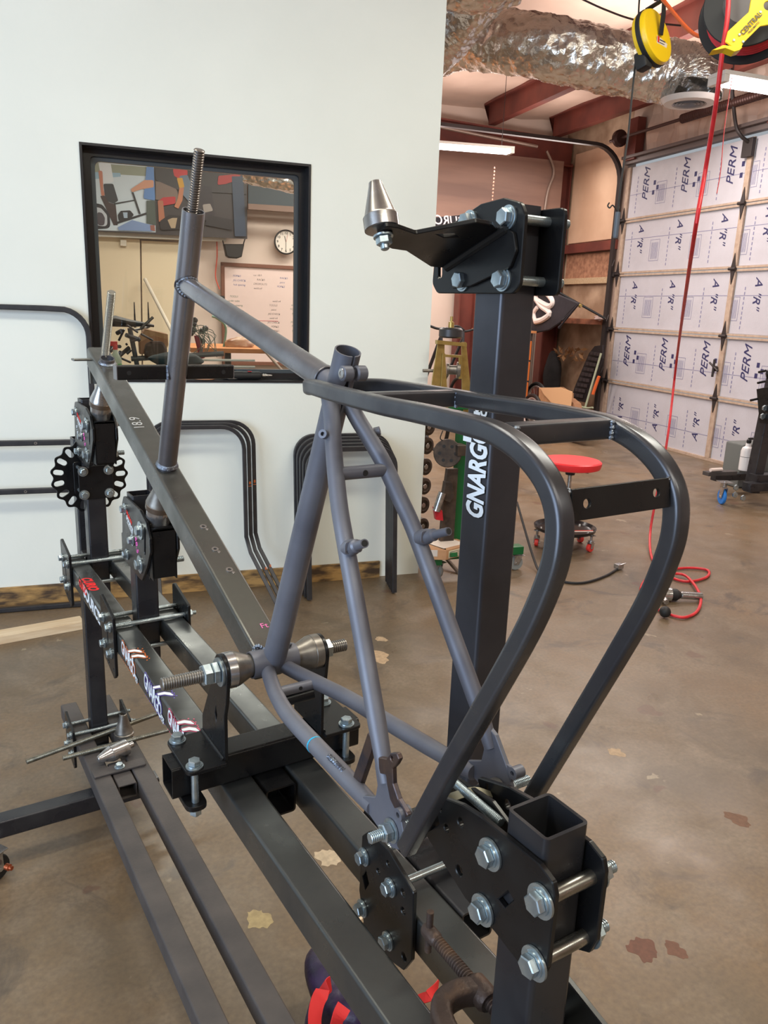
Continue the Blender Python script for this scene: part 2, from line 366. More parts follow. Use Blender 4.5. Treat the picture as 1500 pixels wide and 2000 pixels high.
# back wall
drywall = mat('pink_white_drywall', srgb(226, 206, 192), .7, 0, srgb(218, 196, 182), 1.2, .03, 50)
bw = MB().box(-8, 5.98, 10.6, 10.7, 0, 4.9, M=bq); obj('wall_back', bw, drywall, kind='structure')
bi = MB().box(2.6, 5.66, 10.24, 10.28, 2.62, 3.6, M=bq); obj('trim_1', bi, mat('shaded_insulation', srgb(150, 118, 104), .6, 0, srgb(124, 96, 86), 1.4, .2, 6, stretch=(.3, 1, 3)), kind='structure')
cl = MB()
def ibeam(mb, p0, p1, w, h, t=.02):     # I profile: w flange width, h depth
    p0, p1 = Vector(p0), Vector(p1); d = (p1-p0).normalized(); up = UP if abs(d.z) < .9 else WX
    S = d.cross(up).normalized(); Uv = S.cross(d)
    q = [(-w/2, -h/2), (w/2, -h/2), (w/2, -h/2+t), (t/2, -h/2+t), (t/2, h/2-t), (w/2, h/2-t), (w/2, h/2), (-w/2, h/2), (-w/2, h/2-t), (-t/2, h/2-t), (-t/2, -h/2+t), (-w/2, -h/2+t)]
    mb.sweep([p0, p1], q, side=S)
rf = MB(); ibeam(rf, B(-8, 10.40, 4.3), B(5.86, 10.40, 3.72), .2, .34); obj('rafter', rf, redo, kind='structure')
for wx in (5.73, 4.36):
    c = MB(); ibeam(c, B(wx, 10.42, 0), B(wx, 10.42, 3.6), .17, .26); obj('column', c, redo, kind='structure')
# eave side wall, left of the overhead door: insulation above, boards below
gx = 5.90
obj('wall_right_1', MB().box(gx, gx+.1, 9.05, 10.6, 0, 4.3, M=bq), mat('stained_boards', srgb(196, 166, 140), .75, 0, srgb(150, 120, 96), 3, .1, 30), kind='structure')
obj('wall_right_2', MB().box(gx, gx+.1, -5, 9.05, 3.46, 4.3, M=bq), insul, kind='structure')
obj('wall_right_3', MB().box(gx, gx+.1, -5, 4.7, 0, 3.46, M=bq), insul, kind='structure')
obj('trim_2', MB().box(gx-.03, gx, 9.15, 10.3, 2.52, 3.72, .01, M=bq), mat('tan_insulation_panel', srgb(216, 180, 152), .55, 0, srgb(200, 162, 134), 2, .2, 5), kind='structure')
for i, (za, zb, t, m) in enumerate(((2.38, 2.50, .10, redo), (1.96, 2.04, .06, pine), (2.04, 2.37, .02, mat('bare_osb_panel', srgb(176, 128, 100), .8, 0, srgb(140, 96, 74), 18)))):
    obj('trim_%d' % (3+i), MB().box(gx-t, gx, 9.02, 10.3, za, zb, .004, M=bq), m, kind='structure')
# insulation folds above the door
fold = MB()
pts = []
N = 60
for i in range(N+1):
    wy = 8.6-3.9*i/N; sag = .05*math.sin(i*.9)+.03*math.sin(i*2.3+1)
    pts.append((wy, sag))
for i in range(N):
    for k in range(6):
        za, zb = 3.45+.11*k, 3.45+.11*(k+1)
        g_ = lambda j, kk: (gx-.06-.05*math.sin(kk*.9+j*.55)*math.sin(PI*kk/6)-pts[j][1]*.6, pts[j][0], 3.45+.11*kk)
        fold.add([g_(i, k), g_(i+1, k), g_(i+1, k+1), g_(i, k+1)], [(0, 1, 2, 3)], bq)
obj('trim_6', fold, insul, kind='structure')
for wy in (8.85, 6.55): obj('trim_7', MB().box(gx-.14, gx-.02, wy-.09, wy+.09, 3.42, 3.9, .004, M=bq), redo, kind='structure')

# ceiling: sagging white insulation between purlins, roof falls towards the door wall
cm = MB(); NX, NY = 90, 60
cv = []
purl = [5.55, 4.55, 2.85, 1.15, -.55, -2.25, -3.95, -5.65]
def zc(wx): return 4.02+(5.9-wx)*.052
for i in range(NX+1):
    wx = 5.9-13.9*i/NX
    ds = min(abs(wx-q) for q in purl); sag = -.10*(min(ds, .85)/.85)**.8
    for j in range(NY+1):
        wy = -5+15.6*j/NY; cv.append((wx, wy, zc(wx)+sag+.02*math.sin(wy*3.1+wx*2)*math.sin(wy*1.3)+.16))
cf = [(i*(NY+1)+j, i*(NY+1)+j+1, (i+1)*(NY+1)+j+1, (i+1)*(NY+1)+j) for i in range(NX) for j in range(NY)]
cm.add(cv, cf, bq); ceil = obj('ceiling', cm, insul, kind='structure', ang=60)
for q in purl:
    pm_ = MB(); z = zc(q)+.02
    pm_.sweep([B(q, -5, z), B(q, 10.4, z)], [(-.012, -.13), (.09, -.13), (.09, -.10), (0, -.118), (0, .118), (-.09, .10), (-.09, .13), (-.012, .13)], side=WX)
    obj('purlin', pm_, redo, ceil)
obj('roof_deck', MB().add([(-8, -5, zc(-8)+.3), (5.98, -5, zc(5.98)+.3), (5.98, 10.7, zc(5.98)+.3), (-8, 10.7, zc(-8)+.3)], [(0, 1, 2, 3)], bq), redo, ceil)
# walls behind the viewer (beyond the open door at the left)
obj('wall_front', MB().box(-2.5, 5.98, -5.1, -5, 0, 4.6, M=bq), insul, kind='structure')

# ---------------------------------------------------------------- overhead door
door = thing('door_1', None, None, B(5.86, 8.9, 0)); door['kind'] = 'structure'
foam = mat('white_foam_board', srgb(192, 190, 198), .45, 0, srgb(186, 183, 190), 4, .12, 60, rvar=.1)
stile_m = mat('tan_door_steel', srgb(186, 164, 146), .5, 0, srgb(170, 146, 128), 20)
inkm = flatmat((48, 46, 92), .6, 'blue_black_ink'); inkf = flatmat((128, 126, 160), .6, 'pale_blue_ink')
rows = [0.0, .699, 1.371, 2.066, 2.718, 3.383]
colsy = [8.96, 6.90, 4.84]
faceM = bq @ Matrix(((0, 0, 1, 5.86), (1, 0, 0, 0), (0, 1, 0, 0), (0, 0, 0, 1)))       # (u=wy, v=z, n=wx)
nrm = -WX
for c in range(2):
    ya, yb = colsy[c+1], colsy[c]
    for r in range(5):
        za, zb = rows[r], rows[r+1]
        pn = obj('panel', MB().box(5.868, 5.90, ya+.04, yb-.04, za+.03, zb-.03, .004, M=bq), foam, door)
        # printed lettering on the insulation boards, running up or down the board
        X = 5.8665
        def put(body, wy, z, s, ud, mm=inkm, sh=.35, bo=0, sx=1):
            u = UP*ud; v = WY*ud      # letters stand sideways
            for k_ in (0, 1): text(body, s, mm, B(X-.0002*k_, wy+.004*k_, z+.002*k_), u, v, pn, 'lettering', .0003, bo, sh, sx=sx)
        zm = (za+zb)/2; n = 3
        for k in range(n):
            wy = yb-.36-k*.72
            if wy < ya+.2: continue
            if r in (4, 1):
                put('PERM', wy, zm+.06, .15, 1, sx=1.05)
                cr = MB(); [cr.box(X-.0004, X, wy-.24+dy, wy-.2+dy, zm-.02+dz, zm+.03+dz, M=bq) for dy, dz in ((0, 0), (.06, .06), (.07, -.05))]; obj('printed_mark', cr, inkm, pn)
            elif r == 0: put('A "R"', wy, zm-.02, .135, 1)
            else: put('A "R"', wy, zm+.10, .14, -1)
            # small ruled notice box and lines of small print
            nb = MB(); yq = wy-.30; zq = zm-.06
            for a, b_, c_, d_ in ((yq-.09, yq+.09, zq+.12, zq+.124), (yq-.09, yq+.09, zq-.124, zq-.12), (yq-.09, yq-.086, zq-.12, zq+.12), (yq+.086, yq+.09, zq-.12, zq+.12)): nb.box(X-.0004, X, a, b_, c_, d_, M=bq)
            for t in range(7): nb.box(X-.0004, X, yq-.06+t*.019, yq-.054+t*.019, zq-.10, zq+.09, M=bq)
            obj('printed_notice', nb, inkf, pn)
            sm = MB()
            for t in range(9): sm.box(X-.0004, X, wy+.17, wy+.182, za+.08+t*.05, za+.11+t*.05, M=bq)
            obj('small_print', sm, inkf, pn)
        ln = MB(); zl = za+(.27 if r in (0, 1) else .42 if r < 4 else .30)
        ln.box(X-.0004, X, ya+.05, yb-.05, zl, zl+.005, M=bq); obj('printed_line', ln, inkf, pn)
for r in range(1, 5):
    rl = MB()
    for dz in (-.028, .004): rl.box(5.845, 5.875, colsy[2], colsy[0], rows[r]+dz, rows[r]+dz+.024, .003, M=bq)
    obj('section_rail', rl, stile_m, door)
obj('bottom_rail', MB().box(5.845, 5.88, colsy[2], colsy[0], .0, .035, .003, M=bq), stile_m, door)
blkst = mat('blackened_track_steel', srgb(64, 58, 58), .45, .5)
for y in colsy:
    for r in range(5): obj('stile', MB().box(5.842, 5.872, y-.035, y+.035, rows[r]+.03, rows[r+1]-.03, .003, M=bq), stile_m, door)
for y in colsy[:2]:
    for r in range(1, 5):
        h = MB(); h.plate([(-.035, 0), (0, .16), (.035, 0), (0, -.16)], .008, bq @ Matrix(((0, 0, 1, 5.835), (1, 0, 0, y), (0, 1, 0, rows[r]), (0, 0, 0, 1)))); h.lathe([(.016, -.05), (.016, .05)], B(5.825, y, rows[r]), WY, 12)
        obj('hinge', h, blkst, door)
hd = MB(); hd.lathe([(.03, 0), (.03, .03)], B(5.83, 6.93, 1.02), -WX, 14); hd.tube([B(5.79, 6.93, .93), B(5.79, 6.93, 1.12)], .013); hd.tube([B(5.79, 7.0, 1.08), B(5.79, 6.86, 1.0)], .011); obj('latch_handle', hd, blkst, door)
tk = MB(); tp = [B(5.80, 9.06, z) for z in (.02, 1, 2, 3.0)] + [B(5.80-.42+.42*math.cos(t), 9.06, 3.18+.42*math.sin(t)) for t in [i*PI/16 for i in range(0, 9)]] + [B(1.1, 9.06, 3.62)]
tk.sweep(tp, [(-.035, -.02), (.035, -.02), (.035, .02), (.028, .02), (.028, -.012), (-.028, -.012), (-.028, .02), (-.035, .02)], side=WY); obj('track', tk, blkst, door)
obj('header_angle', MB().box(5.79, 5.87, 4.6, 9.0, 3.383, 3.45, .004, M=bq).box(5.74, 5.87, 4.6, 9.0, 3.44, 3.475, .004, M=bq), mat('grey_angle_iron', srgb(112, 100, 98), .5, .4), door)
sp_ = MB(); sp_.tube([B(5.62, 4.6, 3.66), B(5.62, 9.1, 3.66)], .018, 12); sp_.lathe([(.05 if i % 2 else .044, i*.016) for i in range(160)], B(5.62, 5.2, 3.66), WY, 14); sp_.lathe([(.07, 0), (.1, .02), (.1, .06), (.07, .08)], B(5.62, 8.86, 3.66), WY, 18)
obj('torsion_spring', sp_, mat('greasy_spring_steel', srgb(70, 46, 42), .45, .5), door)
ra = MB(); ra.tube(spline([B(5.5, 6.95, 3.95), B(5.66, 6.97, 3.5), B(5.72, 6.93, 3.36), B(5.81, 6.9, 3.30)]), .018, 10); obj('opener_arm', ra, blkst, door)
obj('top_bracket', MB().box(5.80, 5.842, 6.84, 6.98, 3.16, 3.34, .004, M=bq), blkst, door)
for r in range(1, 5):
    b_ = MB(); b_.box(5.80, 5.86, 8.99, 9.10, rows[r]-.03, rows[r]+.03, .006, M=bq); b_.tube([B(5.79, 9.0, rows[r]+.02), B(5.76, 8.98, rows[r]+.10), B(5.80, 9.0, rows[r]+.18)], .006, 8); obj('roller_bracket', b_, blkst, door)
obj('door_1_jamb', MB().box(5.84, 5.96, 8.985, 9.06, 0, 3.46, .004, M=bq), mat('door_jamb_paint', srgb(150, 128, 116), .6), door)

# conduits
for pts, r in (([B(2.6, 10.3, 3.95), B(4.6, 10.2, 3.78), B(5.2, 10.2, 3.74)], .022), ([B(5.35, 10.2, 3.70), B(5.5, 10.22, 3.45), B(5.42, 10.22, 3.1), B(5.40, 10.22, 2.2), B(5.40, 10.22, .4)], .018)):
    obj('conduit', MB().tube(spline(pts), r, 10), mat('grey_conduit', srgb(150, 132, 122), .4, .5), kind='structure')
# ================================================================ THE FRAME JIG
S2 = .0508
def lx(*a): return a
jigt = thing('frame_jig', 'long black steel bicycle frame jig of paired box rails standing across the workshop floor', 'frame jig', (0, 1.1, 0))
for s in (-1, 1):
    obj('main_rail', MB().hollow((s*.0546, -.3, .7746), (s*.0546, 2.285, .7746), S2, S2, (1, 0, 0), .005), railm, jigt)
    obj('base_rail', MB().hollow((s*.0546, -.3, .1746), (s*.0546, 2.55, .1746), S2, S2, (1, 0, 0), .005), jig_dusty, jigt, label='dusty lower box rail')
obj('upright', MB().hollow((0, 2.361, .09), (0, 2.361, 1.128), S2, S2, (1, 0, 0), .005), jig, jigt)
obj('rail_end_bridge', MB().box(-.0254, .0254, 2.262, 2.335, .752, .797, .003), jig, jigt)
obj('outrigger', MB().hollow((-.85, 2.086, .1228), (.105, 2.086, .1228), S2, S2, (0, 1, 0), .005), jig, jigt)
obj('cross_stub', MB().hollow((0, 2.0, .1746), (0, 2.13, .1746), S2, .044, (1, 0, 0), .004), jig_dusty, jigt)
def caster(par, p, r, mw, mh, mm=zinc, fork=True, dirv=(0, 1, 0)):
    p = Vector(p); d = Vector(dirv).normalized(); a = d.cross(UP)
    w = obj('caster_wheel', MB().lathe([(r*.3, -.012), (r*.93, -.012), (r, -.006), (r, .006), (r*.93, .012), (r*.3, .012)], p+UP*r, a, 22), mw, par)
    f = MB(); q = p+UP*r
    for s in (-1, 1): f.plate([(-r*.35, -r*.2), (r*.35, -r*.2), (r*.75, r*.9), (r*.75, r*1.25), (-r*.3, r*1.25)], .0025, MF(q+a*s*.017, d, UP))
    f.box(-.02, .02, -.02, .02, 0, .004, 0, MF(q+UP*r*1.24+d*r*.2, d, a)); f.lathe([(.02, 0), (.02, .012)], q+UP*r*1.25+d*r*.2, UP, 14); f.lathe([(.006, -.022), (.006, .022)], q, a, 8)
    f.box(-r*.8, r*.8, -r*.8, r*.8, 0, .004, .001, MF(q+UP*(mh-r-.004)+d*r*.2, d, a)); f.lathe([(r*.3, r*1.25), (r*.3, mh-r)], q+d*r*.2, UP, 12)
    obj('caster_fork', f, mm, par)
caster(jigt, (-.345, 2.035, 0), .036, rubber, .097, mach, dirv=(-.8, -.5, 0)); caster(jigt, (-.80, 2.09, 0), .036, rubber, .097, mach)
cb = MB(); cb.lathe([(.009, 0), (.009, .012), (.006, .013), (.006, .02)], (-.322, 2.012, .045), (.6, -.75, 0), 12); obj('caster_bolt', cb, mat('copper_bolt', srgb(190, 104, 72), .3, .9), jigt)
# base clamp around the upright
def clamp(par, y0, y1, zc_, h, X=.0815, t=.007, post=None, holes=True, m=blk, zr=None, dz=.032, ext=0, tail=.012):
    """pair of plates outside the rails with four long bolts, y0/y1 rod positions, zc_ rail centre height"""
    ya, yb = y0-.026, y1+.026
    poly = [(ya, zc_+h*.42), (ya, zc_-h*.52), (ya+.014, zc_-h*.60), (yb-.01, zc_-h*.45), (yb, zc_-h*.36), (yb, zc_+h*.52), (yb-.012, zc_+h*.56)]
    hs = [circ(y, z, .0062, 12) for y in (y0, y1) for z in (zc_+dz, zc_-dz)]+([slot((y0+y1)/2, zc_-.005, .03, .004, PI/2), circ((y0+y1)/2, zc_-h*.44, .005, 10), circ(ya+.012, zc_-h*.45, .004, 10)] if holes else [])
    for s in (-1, 1): obj('clamp_plate', MB().plate(poly, t, MX(s*(X+t/2)), hs, .001, .006), m, par)
    for y in (y0, y1):
        for z in (zc_+dz, zc_-dz): bolt(par, (-(X+t), y, z), (1, 0, 0), 2*(X+t), .0052, tail=tail, m=None)
clamp(jigt, 2.326, 2.396, .1746, .13)

# ---------------------------------------------------------------- cone posts
def cone_pin(par, base, axis, k=1.0):
    c = MB(); base = Vector(base)
    c.lathe([(.013, 0), (.0235, .006), (.0255, .02), (.0262, .052), (.0262, .053)], base, axis, 32)
    o = obj('cone_shank', c, mach, par)
    obj('cone_collar', MB().lathe([(.0262, .053), (.0288, .054), (.0288, .066), (.0275, .067)], base, axis, 32), mat('worn_collar_steel', srgb(128, 116, 106), .4, .9), par)
    obj('cone_tip', MB().lathe([(.0282, .067), (.0270, .072), (.0135, .108), (.0125, .12), (.010, .13)], base, axis, 32), dmach if k > 1 else mach, par)
def cone_post(label, yb, ztop, kidx):
    yf = yb-S2; yc = (yb+yf)/2; dz = ztop-1.101; dy = yb-1.753
    t = thing('cone_post', label, 'jig post', (0, yc, .74), 'posts with turned centring cones on the jig rails')
    obj('post_tube', MB().hollow((0, yc, .70 if kidx == 1 else .705), (0, yc, ztop), S2, S2, (1, 0, 0), .005), jig, t)
    clamp(t, yf-.0065, yb+.0075, .7746, .15)
    # side plates
    P = [(1.77, 1.072), (1.755, 1.090), (1.735, 1.093), (1.62, 1.090), (1.575, 1.075), (1.552, 1.045), (1.552, 1.015), (1.580, .975), (1.625, .930), (1.645, .928), (1.79, .935)]
    P = [(y+dy, z+dz) for y, z in P][::-1]
    pl = None
    for s in (-1, 1):
        hs = [slot(1.588+dy, 1.03+dz, .052, .0055, math.radians(98)), circ(1.735+dy, .96+dz, .006)]
        q = obj('side_plate', MB().plate(P, .006, MX(s*.0287), hs, .001, .006), blk, t)
        if s < 0: pl = q
    # U channel carrying the cone
    ax = Vector((0, -.4077, .9131)); yn = Vector((0, .9131, .4077))
    o = Vector((0, 1.585+dy, 1.062+dz)) if True else None
    ch = MB(); ch.box(-.0255, .0255, 1.556+dy, 1.562+dy, .955+dz, 1.062+dz, .001); ch.box(-.0255, .0255, 1.556+dy, 1.64+dy, 1.056+dz, 1.062+dz, .001)
    for s in (-1, 1): ch.box(s*.0255-.003*(s > 0), s*.0255+.003*(s < 0), 1.556+dy, 1.64+dy, .95+dz, 1.062+dz, .001)
    ch.box(-.0255, .0255, 1.585+dy, 1.59+dy, .945+dz, .96+dz); obj('cone_bracket', ch, blk, t)
    cone_pin(t, (0, 1.606+dy, 1.052+dz), ax, kidx)
    rod_top = {1: Vector((0, 1.904, 1.535)), 2: Vector((0, 1.288, 1.752))}[kidx]
    r0 = Vector((0, 1.606+dy, 1.052+dz))+ax*.128
    obj('threaded_rod', MB().thread(r0, rod_top, .0088 if kidx == 2 else .0095, .0040 if kidx == 2 else .0034, .0016, 18), mat('galvanised_rod', srgb(128, 122, 118) if kidx == 2 else srgb(160, 160, 154), .34, .85), t)
    Xp = -.0317
    for y, z, big in ((1.742, 1.064, 1.1), (1.742, .957, 1.1), (1.686, 1.006, 1.1)): bolt(t, (Xp, y+dy, z+dz), (1, 0, 0), .0634, .005, big=big)
    for y, z in ((1.618, 1.046), (1.632, .966)): bolt(t, (Xp, y+dy, z+dz), (1, 0, 0), .0634, .0068, big=1.25, tail=.02)
    # stickers and paint-pen marks on the near plate
    red = flatmat((232, 48, 44), .5); u = Vector((0, -1, -.42)); v = Vector((0, -.0, 1))
    text('DROP·IN', .0125, red, (Xp-.0004, 1.712+dy, 1.052+dz), u, v, pl, 'sticker_lettering', bold=.0004)
    text('SOURCE', .0145, white_t, (Xp-.0004, 1.708+dy, 1.037+dz), u, v, pl, 'sticker_lettering', bold=.0005)
    decal([(-.026, -.0008), (.026, -.0008), (.026, .0008), (-.026, .0008)], white_t, (Xp-.0004, 1.706+dy, 1.026+dz), u, v, pl)
    text('68.5', .022, flatmat((236, 104, 190), .5), (Xp-.0004, 1.655+dy, 1.003+dz), (0, -.35, -1), (0, -1, .3), pl, 'paint_pen_mark', bold=.0001)
    if kidx == 1: text('5:5°', .022, white_t, (Xp-.0004, 1.742+dy, 1.012+dz), (0, -.3, -1), (0, -1, .3), pl, 'paint_pen_mark')
    return t, yf, yb
c2, yf2, yb2 = cone_post('black jig post holding the turned cone under the middle of the sloping main beam', 1.753, 1.101, 2)
c1, yf1, yb1 = cone_post('tallest far jig post, with scalloped disc and a cone under the raised beam end', 2.243, 1.256, 1)
# scalloped index disc clamped to the far post
NS = 17; oc = []
for i in range(NS*8):
    t_ = 2*PI*i/(NS*8); oc.append((math.cos(t_)*(.1010+.0042*math.cos(NS*t_)), math.sin(t_)*(.1010+.0042*math.cos(NS*t_))))
hs = [slot(math.cos(2*PI*i/NS)*.0842, math.sin(2*PI*i/NS)*.0842, .0130, .0074, 2*PI*i/NS) for i in range(NS)]
obj('index_disc', MB().plate([(x, y+1.034) for x, y in oc], .005, MY(2.2635), [[(x, y+1.034) for x, y in h] for h in hs], .0005), blk, c1)
pp = [(-.0455, .985), (.0455, .985), (.0455, 1.078), (-.0455, 1.078)]
for y in (2.186, 2.2535): obj('square_plate', MB().plate(pp, .0055, MY(y), [], .001, .008), blk, c1)
for x in (-.0335, .0335):
    for z in (.999, 1.064): bolt(c1, (x, 2.183, z), (0, 1, 0), .0835, .005, big=1.15)
obj('embossed_chevron', MB().tube([(-.012, 2.1825, 1.036), (0, 2.1825, 1.030), (.012, 2.1825, 1.036)], .0006, 6), blk, c1)

# ---------------------------------------------------------------- bottom bracket holder
hb = thing('bottom_bracket_holder', 'black crossbar fixture with two upright brackets and turned cones clamping the bottom bracket shell', 'jig fixture', (0, 1.04, .8))
obj('crossbar', MB().hollow((-.157, 1.0395, .8262), (.161, 1.0395, .8262), S2, S2, (0, 1, 0), .005), blk, hb)
obj('locating_stub', MB().hollow((0, .974, .7718), (0, 1.11, .7718), .0508, .0508, (1, 0, 0), .006), blk, hb)
BBY, BBZ = 1.006, .997
for s in (-1, 1):
    vp = [(.995, .857), (.995, 1.0), (.99, 1.02)]+[(BBY+math.cos(t)*.0265, BBZ+math.sin(t)*.0265) for t in [math.radians(a) for a in (150, 130, 110, 90, 70, 50, 30, 10, -10, -25)]]
    vp = [(.994, .854), (1.092, .854), (1.092, .885), (1.045, .975)]+[(BBY+.003+math.cos(math.radians(a))*.0262, BBZ+math.sin(math.radians(a))*.0262) for a in range(-15, 196, 15)]+[(.985, .95), (.994, .92)]
    vp = [(1.092, .854), (1.092, .885), (1.040, .975)]+[(BBY+math.cos(math.radians(a))*.0265, BBZ+math.sin(math.radians(a))*.0265) for a in range(-10, 191, 15)]+[(.985, .955), (.994, .93), (.994, .854)]
    obj('upright_bracket', MB().plate(vp, .006, MX(s*.0805), [[(1.028, .905), (1.033, .918), (1.028, .931), (1.023, .918)]], .0008), blk, hb)
    xa, xb = (-.143, -.083) if s < 0 else (.083, .151)
    fl = fillet([(xa, .985), (xb, .985), (xb, 1.092), (xa, 1.092)], [.012, .001, .001, .012] if s < 0 else [.001, .012, .012, .001])
    obj('bracket_foot', MB().plate([(x, y) for x, y in fl], .006, Matrix.Translation((0, 0, .8545))), blk, hb)
    obj('bend_fillet', MB().tube([(s*.0835, .9945, .858), (s*.0835, 1.0915, .858)], .004, 10), blk, hb)
    xs = s*.128
    st = [(xs-.016, .985), (xs+.016, .985), (xs+.016, 1.095), (xs-.016, 1.095)]
    obj('clamp_strap', MB().plate(fillet(st, .0155), .0085, Matrix.Translation((0, 0, .7948))), blk, hb)
    for y in (.999, 1.0795): bolt(hb, (xs, y, .8577), (0, 0, -1), .0673, .0055, tail=.006)
    obj('cone_disc', MB().lathe([(.0245, 0), (.027, .001), (.027, .0135), (.0255, .0145)], (s*.0775, BBY, BBZ), (-s, 0, 0), 40), mach if s < 0 else dmach, hb)
    obj('centring_cone', MB().lathe([(.0262, .0), (.0262, .004), (.0175, .024), (.0165, .030)], (s*.0640, BBY, BBZ), (-s, 0, 0), 40), dmach, hb)
    n = MB(); n.lathe([(.012, 0), (.0215, 0), (.0215, .003), (.012, .003)], (s*.0836, BBY, BBZ), (s, 0, 0), 28); n.hexa((s*.087, BBY, BBZ), (s, 0, 0), .0168, 0, .010); n.hexa((s*.0975, BBY, BBZ), (s, 0, 0), .0165, 0, .0135)
    if s > 0: n = MB(); n.lathe([(.012, 0), (.0185, 0), (.0185, .002), (.012, .002)], (s*.0836, BBY, BBZ), (s, 0, 0), 28); n.hexa((s*.086, BBY, BBZ), (s, 0, 0), .0155, 0, .012)
    obj('axle_nut', n, zinc, hb)
obj('threaded_axle', MB().thread((-.170, BBY, BBZ), (.126, BBY, BBZ), .0098, .0035, .0015, 20), mat('grey_threaded_axle', srgb(150, 146, 142), .34, .9), hb)

# ---------------------------------------------------------------- seat post mast
ms = thing('seat_tube_mast', 'tall black square post with white lettering and a cone arm bolted at its top', 'jig post', (.162, .7235, .74))
obj('spacer_tube', MB().hollow((.1068, .62, .7746), (.1068, .86, .7746), S2, S2, (1, 0, 0), .005), jig, ms)
mx0 = .1395
post = obj('mast_tube', MB().hollow((mx0+S2/2, .7235, .705), (mx0+S2/2, .7235, 1.637), S2, S2, (1, 0, 0), .0055), mat('satin_black_mast', srgb(74, 74, 80), .38, .6, srgb(62, 62, 68), 12, 0, rvar=.12), ms)
n0 = [(.642, .841), (.700, .861), (.748, .858), (.765, .84), (.768, .752), (.752, .705), (.70, .70), (.655, .716), (.639, .745)][::-1]
h0 = [circ(.744, .845, .0052), circ(.700, .842, .004), circ(.664, .825, .0048), circ(.662, .800, .0048), circ(.655, .737, .0055), [(.752, .765), (.744, .78), (.752, .795), (.760, .78)], circ(.722, .815, .004)]
obj('clamp_plate', MB().plate(n0, .006, MX(.0245), h0, .001, .004), blk, ms)
obj('clamp_plate', MB().plate(n0, .006, MX(.1935), h0, .001, .004), blk, ms)
for y, z in ((.7555, .814), (.6905, .814), (.7555, .7325), (.6905, .7325)): bolt(ms, (.0213, y, z), (1, 0, 0), .1755, .0052)
pA = [(.664, 1.549), (.664, 1.622), (.672, 1.634), (.700, 1.641), (.74, 1.638), (.80, 1.618), (.823, 1.597), (.826, 1.552), (.815, 1.541), (.674, 1.541)]
XA = .1364
obj('arm_mount_plate', MB().plate(pA, .006, MX(XA), [slot(.812, 1.574, .022, .0045, math.radians(85))], .001, .012), blk, ms)
obj('back_plate', MB().plate([(.664, 1.541), (.775, 1.541), (.775, 1.634), (.664, 1.634)][::-1], .006, MX(mx0+S2+.003), [], .001, .009), blk, ms)
for y, z in ((.6885, 1.620), (.690, 1.556), (.7625, 1.556), (.756, 1.620)): bolt(ms, (XA-.003-.006*(y > .72 or z > 1.6)*0, y, z), (1, 0, 0), .0655, .0055)
# bent arm: flange on the plate and a tilted tongue reaching to the wheel plane
nn = Vector((0, .34, .94)).normalized(); p0 = Vector((0, .73, 1.597)); uu = Vector((1, 0, 0)); vv = nn.cross(uu).normalized()
def onp(px, py): return at(px, py, nn, nn.dot(p0))
op = [onp(*q) for q in ((752, 437), (778, 441), (812, 453), (930, 430), (962, 436), (975, 452), (966, 500), (905, 521), (882, 521), (840, 517), (792, 486), (765, 482), (742, 474), (737, 455))]
pol = [((q-p0).dot(uu), (q-p0).dot(vv)) for q in op]
arm = obj('bent_arm', MB().plate(pol, .005, MF(p0, uu, vv), [[(.060, -.012), (.078, -.018), (.092, -.010), (.074, -.006)]], .0008, .004), blk, ms)
fl_ = [(.674, 1.604), (.668, 1.585), (.676, 1.568), (.742, 1.549), (.778, 1.546), (.790, 1.565), (.79, 1.575), (.70, 1.612)]
obj('arm_flange', MB().plate(fl_[::-1], .005, MX(XA-.0058), [], .0008, .006), blk, ms)
obj('arm_bend', MB().tube([(.129, .685, 1.609), (.129, .79, 1.571)], .006, 10), blk, ms)
cn = nn; cb0 = p0+nn*.003
obj('seat_cone', MB().lathe([(.016, -.001), (.0185, .0), (.0185, .013), (.0165, .0155), (.0075, .0465), (.0068, .050), (.004, .051)], cb0, nn, 36), mach, ms)
b_ = MB(); b_.lathe([(.006, 0), (.0105, 0), (.0105, .002), (.006, .002)], p0-nn*.0035, -nn, 20); b_.hexa(p0-nn*.0055, -nn, .0085, 0, .008); b_.lathe([(.0045, 0), (.0045, .013), (.003, .014)], p0-nn*.005, -nn, 12)
obj('cone_bolt', b_, zinc, ms)
# lettering on the mast, reading upwards
XL = mx0-.0003
black_g = flatmat((12, 12, 14), .3, 'black_sticker_vinyl')
def mast_txt(s, y, z, size, sx=1, bo=.001, sh=0): 
    text(s, size, black_g, (XL, y, z), (0, 0, 1), (0, 1, 0), post, 'lettering_outline', .00015, bo+.0016, sh, sx=sx)
    text(s, size, white_t, (XL-.0003, y, z), (0, 0, 1), (0, 1, 0), post, 'lettering', .00015, bo, sh, sx=sx)
zz = lambda py, x=935: at(x, py, 'X', mx0).z
z_lo, z_hi = zz(1000), zz(848)
mast_txt('GNARGO', .7185, (z_lo+z_hi)/2, .044, (z_hi-z_lo)/.160, .0016, .12)
mast_txt('BIKE', .727, zz(806), .0155, 1.1, .0008); mast_txt('CO', .7145, zz(812), .0155, 1.1, .0008)
decal([(0, 0), (.006, 0), (.006, .012), (.018, .012), (.018, .016), (0, .016)], white_t, (XL-.0003, .735, zz(868)), (0, 0, 1), (0, 1, 0), post)

